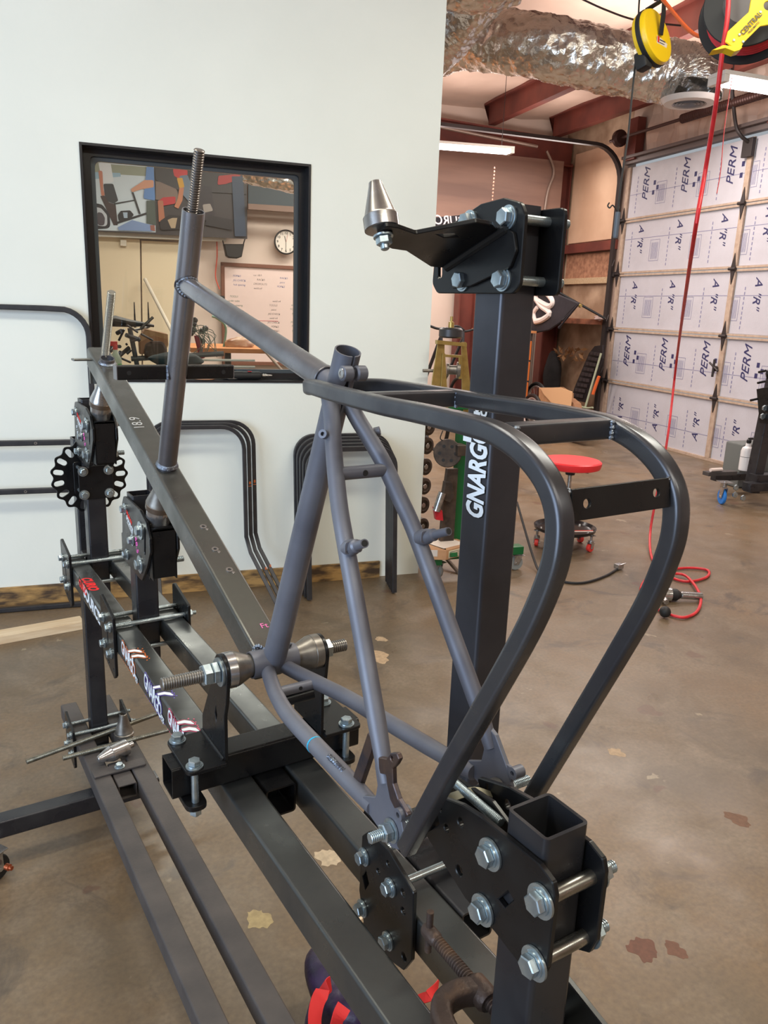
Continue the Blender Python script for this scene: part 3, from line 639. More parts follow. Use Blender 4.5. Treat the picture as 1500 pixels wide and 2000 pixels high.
# ---------------------------------------------------------------- near dropout fixture
dp = thing('dropout_post', 'open-topped square post nearest the camera with slotted plates holding the rear axle', 'jig post', (0, .42, .1))
obj('post_tube', MB().hollow((0, .4205, .125), (0, .4205, 1.0965), S2, S2, (1, 0, 0), .0055, .0035), jig, dp)
N1 = [(.552, 1.058), (.480, 1.074), (.395, 1.074), (.376, 1.066), (.374, 1.0), (.379, .982), (.395, .966), (.405, .966), (.442, .974), (.485, .976), (.553, 1.002), (.557, 1.01), (.535, 1.026), (.548, 1.035)]
N1 = [(.549, 1.052), (.500, 1.069), (.470, 1.074), (.395, 1.077), (.378, 1.071), (.374, 1.060), (.374, .990), (.380, .972), (.394, .964), (.440, .972), (.485, .975), (.556, 1.001), (.532, 1.027)]
hN = [circ(.500, 1.050, .0046), circ(.521, 1.030, .0038), circ(.497, .998, .0052), [(.440, 1.008), (.428, 1.026), (.421, 1.022), (.431, 1.006)], slot(.532, 1.048, .010, .0015, PI/2)]
pl1 = obj('slotted_plate', MB().plate(N1, .006, MX(-.0290), hN, .001, .004), blk, dp)
obj('slotted_plate', MB().plate(N1, .006, MX(.0290), hN, .001, .004), blk, dp)
for y, z in ((.4535, 1.047), (.3875, 1.047), (.4575, .984), (.3875, .984)): bolt(dp, (-.0322, y, z), (1, 0, 0), .0644, .0058, big=1.1, tail=.012)
for y in (.4535, .3875):
    for z in (1.047, .984): obj('spacer_sleeve', MB().pipe((-.0262, y, z), (.0262, y, z), .0068, .0058, 16), rodm, dp)
obj('axle_adjuster', MB().thread((0.0, .562, 1.052), (0.0, .478, 1.052), .0048, .0018, .0008, 14), zinc, dp)
obj('axle_adjuster', MB().lathe([(.008, 0), (.0095, .002), (.0095, .004)], (-.0, .566, 1.052), (0, -1, 0), 16), zinc, dp)
stp = MB(); pr_ = [(-.022, .556, 1.030), (-.010, .540, 1.046), (.008, .528, 1.054), (.024, .522, 1.048)]
stp.sweep(spline(pr_, 4), [(-.0045, -.0009), (.0045, -.0009), (.0045, .0009), (-.0045, .0009)], side=(0, 1, .3)); obj('bent_strip', stp, mat('bare_strip_steel', srgb(112, 108, 92), .45, .6), dp)
AY, AZ_ = .556, 1.019
obj('dummy_axle_body', MB().lathe([(.013, 0), (.013, .098)], (-.05, AY, AZ_), (1, 0, 0), 24), blk, dp)
obj('axle_sleeve', MB().lathe([(.0125, 0), (.0145, .002), (.0145, .022), (.013, .023)], (.043, AY, AZ_), (1, 0, 0), 24), dmach, dp)
obj('yoke_plate', MB().plate([(.575, 1.035), (.562, 1.052), (.50, 1.060), (.47, 1.05), (.50, 1.0), (.56, 1.0)], .005, MX(.008), [], .0008, .004), blk, dp)
obj('dummy_axle', MB().thread((-.098, AY, AZ_), (.108, AY, AZ_), .0056, .002, .0008, 14), zinc, dp)
for s in (-1, 1):
    n = MB(); n.lathe([(.006, 0), (.0125, 0), (.0125, .0018), (.006, .0018)], (s*.0725, AY, AZ_), (s, 0, 0), 22); n.hexa((s*.0743, AY, AZ_), (s, 0, 0), .0098, 0, .0095); obj('axle_nut', n, zinc, dp)
clamp(dp, .387, .4545, .7746, .15, X=.0812)
clamp(dp, .386, .4555, .1746, .13, X=.0812)
# C-clamp gripping the near post
cc = thing('c_clamp', 'rusty iron screw clamp gripping the near square post below the slotted plate', 'clamp', (0, .52, .84))
sc0, sc1 = Vector((0, .579, .846)), Vector((0, .452, .846))
obj('clamp_screw', MB().thread(sc0+Vector((0, -.012, 0)), sc1, .0072, .0036, .0016, 16), rust, cc)
obj('screw_head', MB().lathe([(.006, -.004), (.0085, 0), (.0085, .016), (.0065, .020)], sc0+Vector((0, .004, 0)), (0, -1, 0), 16), rust, cc)
obj('tommy_bar', MB().tube([(0, .579, .873), (0, .579, .820)], .0042, 12), rust, cc)
dv = Vector((-.62, 0, -.785)); 
boss = MB().lathe([(.010, 0), (.0135, .004), (.0135, .026), (.011, .03)], (0, .502, .846), (0, -1, 0), 20); obj('clamp_boss', boss, rust, cc)
cu_ = [Vector(q) for q in ((0, .489, .846), (-.022, .497, .846), (-.044, .494, .843), (-.056, .468, .842), (-.056, .425, .842), (-.044, .392, .844), (-.020, .378, .846), (0, .376, .846))]
obj('clamp_frame', MB().sweep(spline(cu_, 6), rrect(.024, .022, .006), side=UP), rust, cc)
obj('swivel_pad', MB().lathe([(.010, 0), (.011, .004), (.008, .009)], (0, .4475, .846), (0, 1, 0), 16), rust, cc)
obj('anvil', MB().lathe([(.012, 0), (.012, .02)], (0, .3935, .846), (0, -1, 0), 16), rust, cc)
# rail stickers
def gnar(y, z, col, k=1.0, tilt=-.18):
    u = Vector((0, -1, tilt)); v = Vector((0, 0, 1)); X = -.0807
    gr = thing('cartoon_sticker', {'o': 'orange-edged white lettered sticker on the side of the near main rail, farthest of three', 'p': 'purple-edged white lettered sticker, middle of three on the near main rail', 'k': 'pink-edged white lettered sticker on the near main rail, tucked against the crossbar foot'}[col], 'sticker', (X, y, z), 'lettered stickers along the near main rail')
    c = {'o': (244, 120, 48), 'p': (110, 92, 190), 'k': (238, 96, 130)}[col]; cm_ = flatmat(c, .4, 'sticker_ink')
    dark = flatmat((18, 16, 26), .4, 'sticker_dark')
    text('GNARGO', .046*k, cm_, (X-.0001, y, z), u, v, gr, 'coloured_outline', .0001, .0036, sx=.62, sp=.8)
    text('GNARGO', .046*k, dark, (X-.0004, y, z), u, v, gr, 'dark_outline', .0001, .0020, sx=.62, sp=.8)
    text('GNARGO', .046*k, white_t, (X-.0007, y, z), u, v, gr, 'letters', .0001, .0004, sx=.62, sp=.8)
    for q, w in (('BIKE', -.010), ('CO', -.020)):
        text(q, .011*k, dark, (X-.0004, y-.062, z-.010+w*.6), u, v, gr, 'dark_outline', .0001, .001); text(q, .011*k, white_t, (X-.0007, y-.062, z-.010+w*.6), u, v, gr, 'letters', .0001, .0003)
    # two horns that fold over the rail's top edge
    for k_, y0_ in enumerate((y-.012*k, y-.040*k)):
        for mm_, e_, h_ in ((cm_, .0030, 0), (dark, .0016, .0002), (white_t, 0, .0004)):
            hn = fillet([(-.004-e_, -.006), (.004+e_, -.006), (.006+e_, .006), (.016+e_, .016-e_*.3), (.017+e_, .020+e_), (.004, .017+e_), (-.004-e_, .008)], .003)
            obj('horn', MB().plate(hn, .0003, MF((-.0772, y0_, .8004+h_), (0, -1, 0), (1, 0, 0)), bevel=0), mm_, gr)
        obj('horn_root', MB().plate([(-.0045, -.012), (.0045, -.012), (.0045, .006), (-.0045, .006)], .0003, MF((X-.0008, y0_, .7935), (0, -1, -.1), (0, 0, 1)), bevel=0), white_t, gr)
    dm = MB()
    for i in range(12):
        a = i/11; dm.plate(circ(0, 0, .0015, 8), .0003, Matrix.Translation((X+.020+.008*abs(math.sin(i*1.7)), y-.005-.065*a, .8005)))
    for i in range(14): dm.plate(circ(0, 0, .0014, 8), .0003, MF((X-.0001, y+.055-.01*i, .754), u, v))
    obj('sticker_dots', dm, cm_, gr)
for px, py, c_, k_ in ((251, 1302, 'o', 1.0), (298, 1358, 'p', 1.08), (345, 1424, 'k', .95)):
    q_ = at(px, py, 'X', -.081); gnar(q_.y, .777, c_, k_)
rs = thing('source_sticker', 'red and white lettered sticker at the far end of the near main rail', 'sticker', (-.081, 2.0, .78))
text('SOURCE', .046, white_t, (-.0810, 1.93, .777), (0, -1, -.08), (0, 0, 1), rs, 'letters', .0001, .0016, sx=1.05)
text('CURIO', .034, black_g, (-.0808, 2.03, .793), (0, -1, 0), (0, 0, 1), rs, 'dark_outline', .0001, .0034, .3)
text('CURIO', .030, flatmat((232, 40, 44), .4), (-.0812, 2.03, .790), (0, -1, 0), (0, 0, 1), rs, 'letters', .0001, .0014, .3)
text('CURIO', .034, flatmat((232, 40, 44), .4), (-.066, 2.02, .8003), (0, -1, 0), (1, 0, 0), rs, 'letters', .0001, .0014, .3)

# ---------------------------------------------------------------- loose things on the jig's feet
zt = .2005
sp1 = thing('slotted_cross_plate', 'dusty flat plate with one bolt lying across the two lower rails', 'plate', (0, 2.08, .206))
obj('flat_bar', MB().plate([(-.076, 2.063), (.070, 2.063), (.070, 2.101), (-.076, 2.101)], .006, Matrix.Translation((0, 0, .2036)), [], .001, .006), jig_dusty, sp1)
bolt(sp1, (-.002, 2.082, .2068), (0, 0, -1), .03, .0062, nut=False)
rd = mat('oily_rod', srgb(140, 136, 122), .35, .8, srgb(110, 106, 96), 60)
tag(obj('loose_rod', MB().thread((-.229, 2.232, .2085), (.235, 2.334, .214), .0075, .003, .0007, 12), rd), 'longer loose threaded rod lying across the lower rails behind the upright cone', 'threaded rod', 'loose threaded rods on the lower rails')
tag(obj('loose_rod', MB().thread((-.135, 2.202, .2088), (.30, 2.215, .2088), .0075, .003, .0007, 12), rd), 'shorter loose threaded rod nearest the lying cone on the lower rails', 'threaded rod', 'loose threaded rods on the lower rails')
c_ = thing('spare_cone', 'brown conical steel centring cone standing upright on the lower rail', 'cone', (.056, 2.262, zt))
obj('cone_base', MB().lathe([(.026, 0), (.030, .001), (.030, .009), (.027, .011)], (.056, 2.262, zt), UP, 30), dmach, c_)
obj('cone_body', MB().lathe([(.0265, .011), (.027, .014), (.0125, .062), (.0115, .072), (.0095, .074), (.009, .06)], (.056, 2.262, zt), UP, 30), dmach, c_)
c_ = thing('lying_cone', 'polished two-step steel cone lying on its side by the bolted cross plate', 'cone', (0, 2.14, zt))
A0, A1 = Vector((-.052, 2.128, zt+.0205)), Vector((.062, 2.158, zt+.0245)); d_ = (A1-A0).normalized()
obj('cone_nose', MB().lathe([(.007, 0), (.010, .003), (.0235, .040)], A0, d_, 28), mach, c_)
obj('cone_shank', MB().lathe([(.0225, .040), (.0245, .041), (.0245, .052), (.0235, .053), (.0235, .092), (.022, .094)], A0, d_, 28), mach, c_)
obj('cone_stub', MB().lathe([(.0095, .094), (.0095, .112)], A0, d_, 16), mach, c_)

# ================================================================ THE BICYCLE FRAME
bf = thing('unfinished_bicycle', 'unpainted steel cargo bicycle frame with curved rear rack rails, clamped in the jig', 'bicycle frame', (0, 1.01, 1.0))
sl = .3645; zb_ = lambda y: 1.1105+sl*(y-1.28)               # top face of the main beam
q = math.hypot(1, sl); nup = Vector((0, -sl, 1))/q
def bc(y): return Vector((0, y, zb_(y)))-nup*.0254
beam = obj('main_beam', MB().hollow(bc(2.075), bc(1.005), S2, S2, (1, 0, 0), .0055), beam_m, bf, label='pale greenish box-section main beam')
HT0, HT1 = Vector((0, 1.520, 1.2005)), Vector((0, 1.323, 1.664)); hd_ = (HT1-HT0).normalized()
obj('head_tube', MB().pipe(HT0-hd_*.012, HT1, .0185, .0165, 36), frm_raw, bf)
w = MB(); w.lathe([(.0185, -.004), (.0225, .0), (.0205, .005), (.0185, .007)], HT0+hd_*.004, hd_, 30); obj('weld_bead', w, weld, bf)
# rod socket at the far end
r0 = Vector((0, 1.985, zb_(1.985))); ra_ = hd_
obj('rod_socket', MB().pipe(r0-ra_*.01, r0+ra_*.014, .0175, .0145, 30), frm_raw, bf); w = MB(); w.lathe([(.0175, -.002), (.021, .001), (.0175, .006)], r0+ra_*.0, Vector((0, -sl, 1)), 28); obj('weld_bead', w, weld, bf)
obj('end_tab', MB().plate([(-.068, 0), (-.02, 0), (.02, 0), (.02, .03), (-.068, .03)], .005, Matrix.Translation((0, 2.035, 1.372)), [], .001, .004), beam_m, bf)
obj('end_plate', MB().box(-.024, .024, 2.068, 2.08, 1.31, 1.385, .002), beam_m, bf)
# stub bars on the head tube
hy, hz = 1.437, 1.393
bar = MB()
for s in (-1, 1): bar.hollow((s*.0175, hy+.008, hz), (s*.108, hy+.008, hz), .0254, .0254, (0, 1, 0), .003, .002)
obj('stub_bar', bar, blk, bf)
for s in (-1, 1):
    obj('bar_end_cap', MB().box(s*.1085-.001, s*.1085+.001, hy-.0047, hy+.0207, hz-.0127, hz+.0127, .0008), frm_raw, bf)
    h = MB(); h.lathe([(.0042, 0), (.0036, .0006)], (s*.088, hy-.0052, hz), (0, 1, 0), 14); obj('bolt_hole', h, rubber, bf)
w = MB(); w.tube([(-.0188, hy-.006, hz-.013), (-.0188, hy-.006, hz+.013)], .0028, 8); obj('weld_bead', w, weld, bf)
# top tube
T0, T1 = Vector((0, 1.370, 1.547)), Vector((0, .848, 1.4345)); td = (T1-T0).normalized()
tt = [T0+(T1-T0)*k for k in (0, .25, .5, .75, .9, 1)]
obj('top_tube', MB().tube(tt, [.0158, .0158, .0158, .0158, .0158, .0158], 36), frm_raw, bf)
def saddle(rho, rt, amp, n=72, out=.0):
    e1 = Vector((1, 0, 0)); e2 = td.cross(e1); P_ = []
    for i in range(n):
        f = 2*PI*i/n; c = T0-td*.06+(e1*math.cos(f)+e2*math.sin(f))*rho
        # where the line c + td*t meets the head tube's skin
        r_ = .0187+out; d0 = (c-HT0)-hd_*(c-HT0).dot(hd_); d1 = td-hd_*td.dot(hd_); A_ = d1.dot(d1); B_ = 2*d0.dot(d1); C_ = d0.dot(d0)-r_*r_; D_ = max(B_*B_-4*A_*C_, 0)
        P_.append(c+td*((-B_+math.sqrt(D_))/(2*A_)))
    return MB().tube(P_, [rt*(1+amp*math.sin(i*1.9)) for i in range(n)], 8, closed=True)
obj('weld_bead', saddle(.0166, .0026, .25), weld, bf)
obj('heat_ring', saddle(.0183, .0022, 0, out=-.0012), flatmat((44, 38, 44), .4), bf)
obj('tube_end_sleeve', MB().tube([T1-td*.004, T1+td*.030], [.0136, .0132], 28), frm, bf)
e_ = MB().lathe([(.0162, -.010), (.0166, -.009), (.0166, -.001), (.0155, 0)], T1, td, 36); obj('weld_bead', e_, frm_raw, bf)
text('Ft', .016, flatmat((222, 110, 170), .5), at(516, 1222, nup, nup.dot(bc(1.3)+nup*.0257)), (1, 0, 0), (0, 1, sl), beam, 'paint_pen_mark')
# seat tube
S0, S1 = Vector((0, 1.003, .997)), Vector((0, .797, 1.472)); sd = (S1-S0).normalized()
sv, sf = [], []
stb = MB(); Ls = (S1-S0).length; nseg = 40; hh = [0, .2, .4, .6, .8, (Ls-.060)/Ls, (Ls-.054)/Ls, .95, 1]
pu = Vector((1, 0, 0)); pv = sd.cross(pu)
if pv.y > 0: pv = -pv
rad_at = lambda f: .0178-.0022*min(1, f*1.2)
slit0 = Ls-.050
rows_ = []
hs_ = [Ls*i/14 for i in range(14)]+[slit0-.006, slit0, slit0+.004, Ls-.03, Ls-.015, Ls]
for h in hs_:
    r = rad_at(h/Ls); gap = 0 if h < slit0-.001 else (.30 if h < Ls-.034 else .11)
    if abs(h-slit0) < 1e-6: gap = .2
    for rr in (r, r-.0018):
        for i in range(nseg+1):
            t = -PI/2+gap+(2*PI-2*gap)*i/nseg; stb.v.append(tuple(S0+sd*h+pu*math.cos(t)*rr-pv*math.sin(t)*rr))
K = nseg+1
for a in range(len(hs_)-1):
    b0, b1 = a*2*K, (a+1)*2*K
    for i in range(nseg):
        stb.f.append((b0+i, b0+i+1, b1+i+1, b1+i)); stb.f.append((b0+K+i, b1+K+i, b1+K+i+1, b0+K+i+1))
    stb.f.append((b0, b1, b1+K, b0+K)); stb.f.append((b0+nseg, b0+K+nseg, b1+K+nseg, b1+nseg))
bt = (len(hs_)-1)*2*K
for i in range(nseg): stb.f.append((bt+i, bt+i+1, bt+K+i+1, bt+K+i))
obj('seat_tube', stb, frm, bf)
for s in (-1, 1):
    o = S1-sd*.017+pv*.0225; e = MB(); e.lathe([(.0078, 0), (.0090, .001), (.0090, .0115), (.0072, .0135)][::1], o+pu*s*.0155, pu*-s, 26)
    e.lathe([(.0062, 0), (.0062, .009)], o+pu*s*.005, pu*-s*-1, 14); obj('clamp_lug', e, frm, bf)
    obj('lug_bolt', MB().lathe([(.0063, 0), (.0058, .0008), (.003, .0009), (.003, .0003)], o+pu*s*.0156, pu*s, 20), mach, bf)
    obj('lug_web', MB().tube([S1-sd*.018+pv*.012+pu*s*.006, o+pu*s*.007], [.0062, .0062], 12), frm, bf)
# bottom bracket shell
obj('bottom_bracket_shell', MB().pipe((-.0365, BBY, BBZ), (.0365, BBY, BBZ), .0205, .018, 40), frm, bf)
w = MB()
for i in range(16):
    a = PI*.30+PI*.6*i/15; w.lathe([(.001, -.003), (.0034, 0), (.001, .003)], (-.026+.052*i/15, BBY+.020*math.cos(a*.5+.5), BBZ+.0215+.003*math.sin(i)), (1, .2, 0), 8)
for s in (-1, 1):
    for i in range(9): w.lathe([(.001, -.003), (.0036, 0), (.001, .003)], (s*(.012+.002*i), BBY+.016-.001*i, BBZ+.018), (1, .4*s, .3), 8)
obj('weld_bead', w, weld, bf)
cs_ = {}
for s in (-1, 1):
    cp_ = [(s*.014, .992, .990), (s*.022, .965, .989), (s*.035, .915, .990), (s*.047, .85, .994), (s*.054, .76, 1.001), (s*.0605, .67, 1.009), (s*.066, .600, 1.0155)]
    pts = spline(cp_, 6); n = len(pts); obj('chain_stay', MB().tube(pts, [.0108 if i < n*.8 else .0108-.0022*(i/n-.8)/.2 for i in range(n)], 22), frm, bf)
    ss = [(s*.0105, .822, 1.420), (s*.017, .801, 1.393), (s*.024, .784, 1.372), (s*.0325, .762, 1.344), (s*.0405, .736, 1.306), (s*.0465, .708, 1.268), (s*.0565, .645, 1.172), (s*.0640, .600, 1.102), (s*.0675, .576, 1.060)]
    pts = spline(ss, 6); obj('seat_stay', MB().tube(pts, [.0098]*(len(pts)-8)+[.0098-.0003*i for i in range(8)], 22), frm, bf)
    # dropout plate with its eyelet boss
    dpo = [(.616, 1.022), (.606, 1.010), (.575, 1.003), (.556, .9985), (.540, 1.006), (.535, 1.024), (.548, 1.052), (.570, 1.078), (.582, 1.082), (.594, 1.072), (.587, 1.052), (.590, 1.036)]
    obj('dropout', MB().plate(dpo, .0055, MX(s*.0690), [circ(AY, AZ_, .006)], .0008, .003), frm, bf)
    e = MB(); e.pipe((s*.0655, .538, 1.050), (s*.0785, .538, 1.050), .0068, .0028, 22); e.box(s*.069-.002, s*.069+.002, .540, .552, 1.038, 1.054, .0008); obj('eyelet_boss', e, frm, bf)
    # brake post
    bp0 = Vector((s*.0470, .701, 1.268)); bd = Vector((s*.30, -.85, .30)).normalized(); bd = Vector((s*.12, -.80, .34)).normalized()
    e = MB(); e.lathe([(.0095, -.003), (.0088, .012), (.0072, .015), (.0072, .022), (.0050, .024), (.0047, .046)], bp0+bd*.002, bd, 24); e.plate([(-.011, -.007), (.011, -.007), (.011, .007), (-.011, .007)], .0025, MF(bp0+bd*.014, Vector((s, 0, 0)), UP), [circ(.007, -.004, .0014, 8), circ(.003, -.0045, .0014, 8)], .0004, .004)
    obj('brake_post', e, frm, bf)
    obj('post_bore', MB().lathe([(.0036, 0), (.0034, .0004)], bp0+bd*.0480, bd, 14), rubber, bf)
    obj('eyelet', MB().pipe(Vector((s*.0330, .787, 1.378)), Vector((s*.0385, .783, 1.380)), .0052, .0024, 18), frm, bf)
obj('seat_stay_bridge', MB().tube([(-.032, .757, 1.338), (.032, .757, 1.338)], .0078, 20), frm, bf)
obj('bridge_bore', MB().lathe([(.0036, 0), (.0034, .0006)], (0, .7496, 1.338), (0, -1, 0.1), 14), rubber, bf)
obj('chain_stay_bridge', MB().tube([(-.030, .925, .988), (.030, .925, .988)], .0075, 18), frm, bf); obj('bridge_bore', MB().lathe([(.003, 0), (.0028, .0006)], (.004, .9178, .990), (0, -1, 0.15), 12), rubber, bf)
sock = MB(); sock.pipe((-.012, .935, .968), (.028, .925, .975), .010, .006, 20); obj('cable_stop', sock, blk, bf)
# heat coloured brace and disc brake tab on the near side
obj('brace_strut', MB().box(-.004, .004, -.0075, .0075, 0, .092, .002, MF(at(694, 1545, 'X', -.058), (1, 0, 0), UP.cross(Vector((1, 0, 0))) if False else (Vector((1, 0, 0)).cross(at(694, 1545, 'X', -.058)-at(724, 1440, 'X', -.062))))), heat, bf)
w = MB()
for i in range(9): w.lathe([(.001, -.003), (.0036, 0), (.001, .003)], (-.0635, .705-.0042*i, 1.0175), (0, 1, .1), 8)
for i in range(12): w.lathe([(.001, -.003), (.0034, 0), (.001, .003)], (-.0665-.0002*i, .606-.0024*i, 1.109-.0042*i), (0, .4, 1), 8)
obj('weld_bead', w, weld, bf)
bt_ = [at(px, py, 'X', -.072) for px, py in ((742, 1478), (758, 1481), (766, 1470), (778, 1470), (783, 1482), (777, 1493), (770, 1500), (771, 1530), (781, 1560), (797, 1585), (800, 1592), (790, 1600), (780, 1590), (765, 1560), (759, 1530), (757, 1512), (744, 1510))]
obj('disc_brake_tab', MB().plate([(p_.y, p_.z) for p_ in bt_], .0055, MX(-.0715), [circ(at(769, 1481, 'X', -.072).y, at(769, 1481, 'X', -.072).z, .0027, 12), circ(at(790, 1590, 'X', -.072).y, at(790, 1590, 'X', -.072).z, .0027, 12)], .0008, .002), heat, bf)
obj('blue_mark', MB().lathe([(.0109, 0), (.0110, .0002), (.0110, .0022), (.0109, .0024)], (-.0548, .756, 1.0015), Vector((.08, .99, -.08)), 20), flatmat((40, 170, 214), .5), bf)
# rack rails, 19 mm square tube with rounded corners, both sides of the seat tube and down to the axle
half = .0095
for s in (-1, 1):
    rp = [(.0135, .853, 1.426), (.021, .843, 1.4255), (.034, .825, 1.4290), (.044, .790, 1.4315), (.051, .740, 1.4318), (.0555, .69, 1.4320), (.0595, .62, 1.4322), (.0612, .55, 1.4335), (.0615, .48, 1.4330), (.0615, .450, 1.4308), (.0615, .420, 1.4222), (.0617, .395, 1.4065), (.0620, .381, 1.3860), (.0628, .378, 1.360), (.064, .383, 1.333), (.0665, .397, 1.292), (.070, .425, 1.230), (.0745, .466, 1.143), (.0785, .520, 1.026)]
    obj('rack_rail', MB().sweep(spline([(s*a, b, c) for a, b, c in rp], 8), rrect(.0168, .0172, .0042), side=(1, 0, 0)), rackm, bf)
    w = MB()
    for y_, z_ in ((.664, 1.4305),):
        w.tube([(s*.0515, y_-.0092, z_-.008+.0016*k) for k in range(11)], [.0022+.0005*math.sin(k*2.1) for k in range(11)], 8)
    obj('weld_bead', w, weld, bf)
    w = MB(); w.tube([(s*.0518, .4428, 1.4225+.0016*k) for k in range(11)], [.0023+.0006*math.sin(k*2.3) for k in range(11)], 8); obj('weld_bead', w, weld, bf)
    w = MB(); w.tube([(s*.0528, .383, 1.380+.0023*k) for k in range(11)], [.0019+.0005*math.sin(k*2.3) for k in range(11)], 8); obj('weld_bead', w, weld, bf)
for y_, z_ in ((.664, 1.4315), (.452, 1.4305)): obj('rack_crossbar', MB().box(-.053, .053, y_-.0086, y_+.0086, z_-.0086, z_+.0086, .003), rackm, bf)
pm2 = [(-.052, -.0115), (.052, -.0115), (.052, .0115), (-.052, .0115)]
obj('light_bracket_plate', MB().plate(pm2, .003, MF((0, .3805, 1.391), (1, 0, 0), (0, .18, 1)), [circ(-.037, 0, .0035, 16), circ(.037, .001, .0035, 16)], .0005), blk, bf)
# bottle bosses and pen marks on the beam
for i, (px, py) in enumerate(((397, 1029), (420, 1073), (448, 1113))):
    p_ = at(px, py, nup, nup.dot(bc(1.3)+nup*.0254)); e = MB(); e.pipe(p_, p_+nup*.0012, .0062, .0030, 20); e.plate(circ(0, 0, .003, 10), .0008, MF(p_+Vector((.004, -.008, -.0025)), (1, 0, 0), (0, 1, sl)))
    obj('rivet_boss', e, mach, bf); obj('boss_bore', MB().lathe([(.003, 0), (.0028, .0003)], p_+nup*.0003, nup, 12), rubber, bf)
p_ = at(268, 826, nup, nup.dot(bc(1.3)+nup*.0256))
text('18.9', .032, mat('silver_pen', srgb(210, 212, 214), .3, .5), p_+nup*.0003, (0, 1, sl), (-1, 0, 0), beam, 'paint_pen_mark', bold=-.0002)
# ================================================================ AROUND THE WORKSHOP
def dep(px, py, d): return CAM + (CF + (px-750)/F_PX*CX - (py-1000)/F_PX*CU)*d
def wz(px, py, wy): p = at(px, py, 'WY', wy); return p.dot(WX), p.z
def MW(wy): return MB_BLD @ Matrix(((1, 0, 0, 0), (0, 0, -1, wy), (0, 1, 0, 0), (0, 0, 0, 1)))   # (u=wx, v=z, n=-wy)
tubem = mat('bent_black_tube', srgb(52, 52, 56), .42, .5, srgb(62, 61, 64), 20, .03, 200)
orange_ink = flatmat((236, 120, 52), .5)
# ---- bent steel frames and hoops leaning on the partition
bh = thing('bent_tube_frame', 'large black rounded-corner tube frame leaning on the white wall left of the window', 'tube frame', B(-1.0, 3.9, 0))
pr = rrect(.026, .026, .004)
o_ = [(-1.75, 1.465), (-.72, 1.465)]+[(-.66+.125*math.sin(t), 1.34+.125*math.cos(t)) for t in [i*PI/16 for i in range(1, 9)]]+[(-.535, 1.1), (-.533, .6), (-.530, .014), (-1.75, .014)]
lean = lambda z: 3.965-.0-(1.465-z)*.045
obj('outer_tube', MB().sweep([B(x, lean(z), z) for x, z in o_], pr, side=WY, closed=True), tubem, bh)
for z, hx in ((.838, (-.80,)), (.605, (-.86,))):
    b_ = MB().sweep([B(-1.75, lean(z), z), B(-.547, lean(z), z)], pr, side=WY); q_ = obj('cross_tube', b_, tubem, bh)
    for x in hx: obj('rivet_nut', MB().pipe(B(x, lean(z)-.0145, z), B(x, lean(z)-.0128, z), .007, .0035, 14), mach, q_)
def hoop(label, group, wyf, xl, xr, top, kick, w=.022, rc=.10, low=(0, 0), marks=()):
    t = thing('steel_hoop', label, 'hoop', B((xl+xr)/2, wyf, 0), group)
    pts = []
    def seg(x, z): pts.append(B(x, wyf-(top-z)*.10-max(0, .28-z)*kick*.8, z))
    cnr = [(math.sin(i*PI/16), math.cos(i*PI/16)) for i in range(0, 9)]
    xo = lambda z: max(0, .30-z)*kick*.45
    for z in (.008, .14, .26, .34): seg(xl+xo(z)*.0, z)
    seg(xl, (top-rc+.34)/2)
    for s_, c_ in reversed(cnr): seg(xl+rc-s_*rc, top-rc+c_*rc)
    for s_, c_ in cnr: seg(xr-rc+s_*rc, top-rc+c_*rc)
    for z in ((top-rc+.34)/2, .34, .26, .14, .008): seg(xr+xo(z), z)
    obj('hoop_tube', MB().sweep(pts, rrect(w, w, .003), side=None if False else WY), tubem, t)
    for z in marks:
        a = B(xr+xo(z)+w/2*0, wyf-(top-z)*.10-max(0, .28-z)*kick*.8-w*.52, z)
        obj('paint_pen_mark', MB().box(-.008, .008, -.0006, .0006, -.001, .001, M=Matrix.Translation(a) @ MB_BLD.to_3x3().to_4x4()), orange_ink, t)
        text('8', .022, orange_ink, a+UP*.016, WX, UP, t, 'paint_pen_mark')
    return t
hl = ['rearmost of three bent black hoops in the stack under the window', 'middle of three bent black hoops in the stack under the window', 'front of three bent black hoops under the window, nearest the beam']
for i in range(3): hoop(hl[i], 'bent hoops under the window', 3.955-.035*i, -.29+.012*i, .245-.030*i, .925-.007*i, 1.0, .020, .115, marks=(.60, .17) if i < 2 else ())
hr = ['first hoop against the wall in the right-hand stack by the wall corner', 'second hoop from the wall in the right-hand stack', 'middle hoop of the five in the right-hand stack', 'fourth hoop from the wall in the right-hand stack', 'front hoop of the right-hand stack, nearest the camera']
for i in range(5): hoop(hr[i], 'straight hoops by the wall corner', 3.965-.044*i, .475+.006*i, 1.002-.006*i, .842-.010*i, 0.0, .026, .10)
# board on the floor
A = [at(px, py, 'Z', .04) for px, py in ((-60, 1241), (157, 1203), (157, 1226), (-60, 1264))]
bd_ = MB(); u_ = (A[1]-A[0]).normalized(); bd_.box(0, (A[1]-A[0]).length, -.075, .01, 0, .038, .002, MF(Vector((A[0].x, A[0].y, 0)), u_, UP.cross(u_)))
tag(obj('pine_stud', bd_, mat('fresh_pine', srgb(222, 202, 172), .7, 0, srgb(206, 180, 146), 5, .05, 60, stretch=(1, 9, 9))), 'pale pine stud lying on the floor in front of the baseboard', 'board')

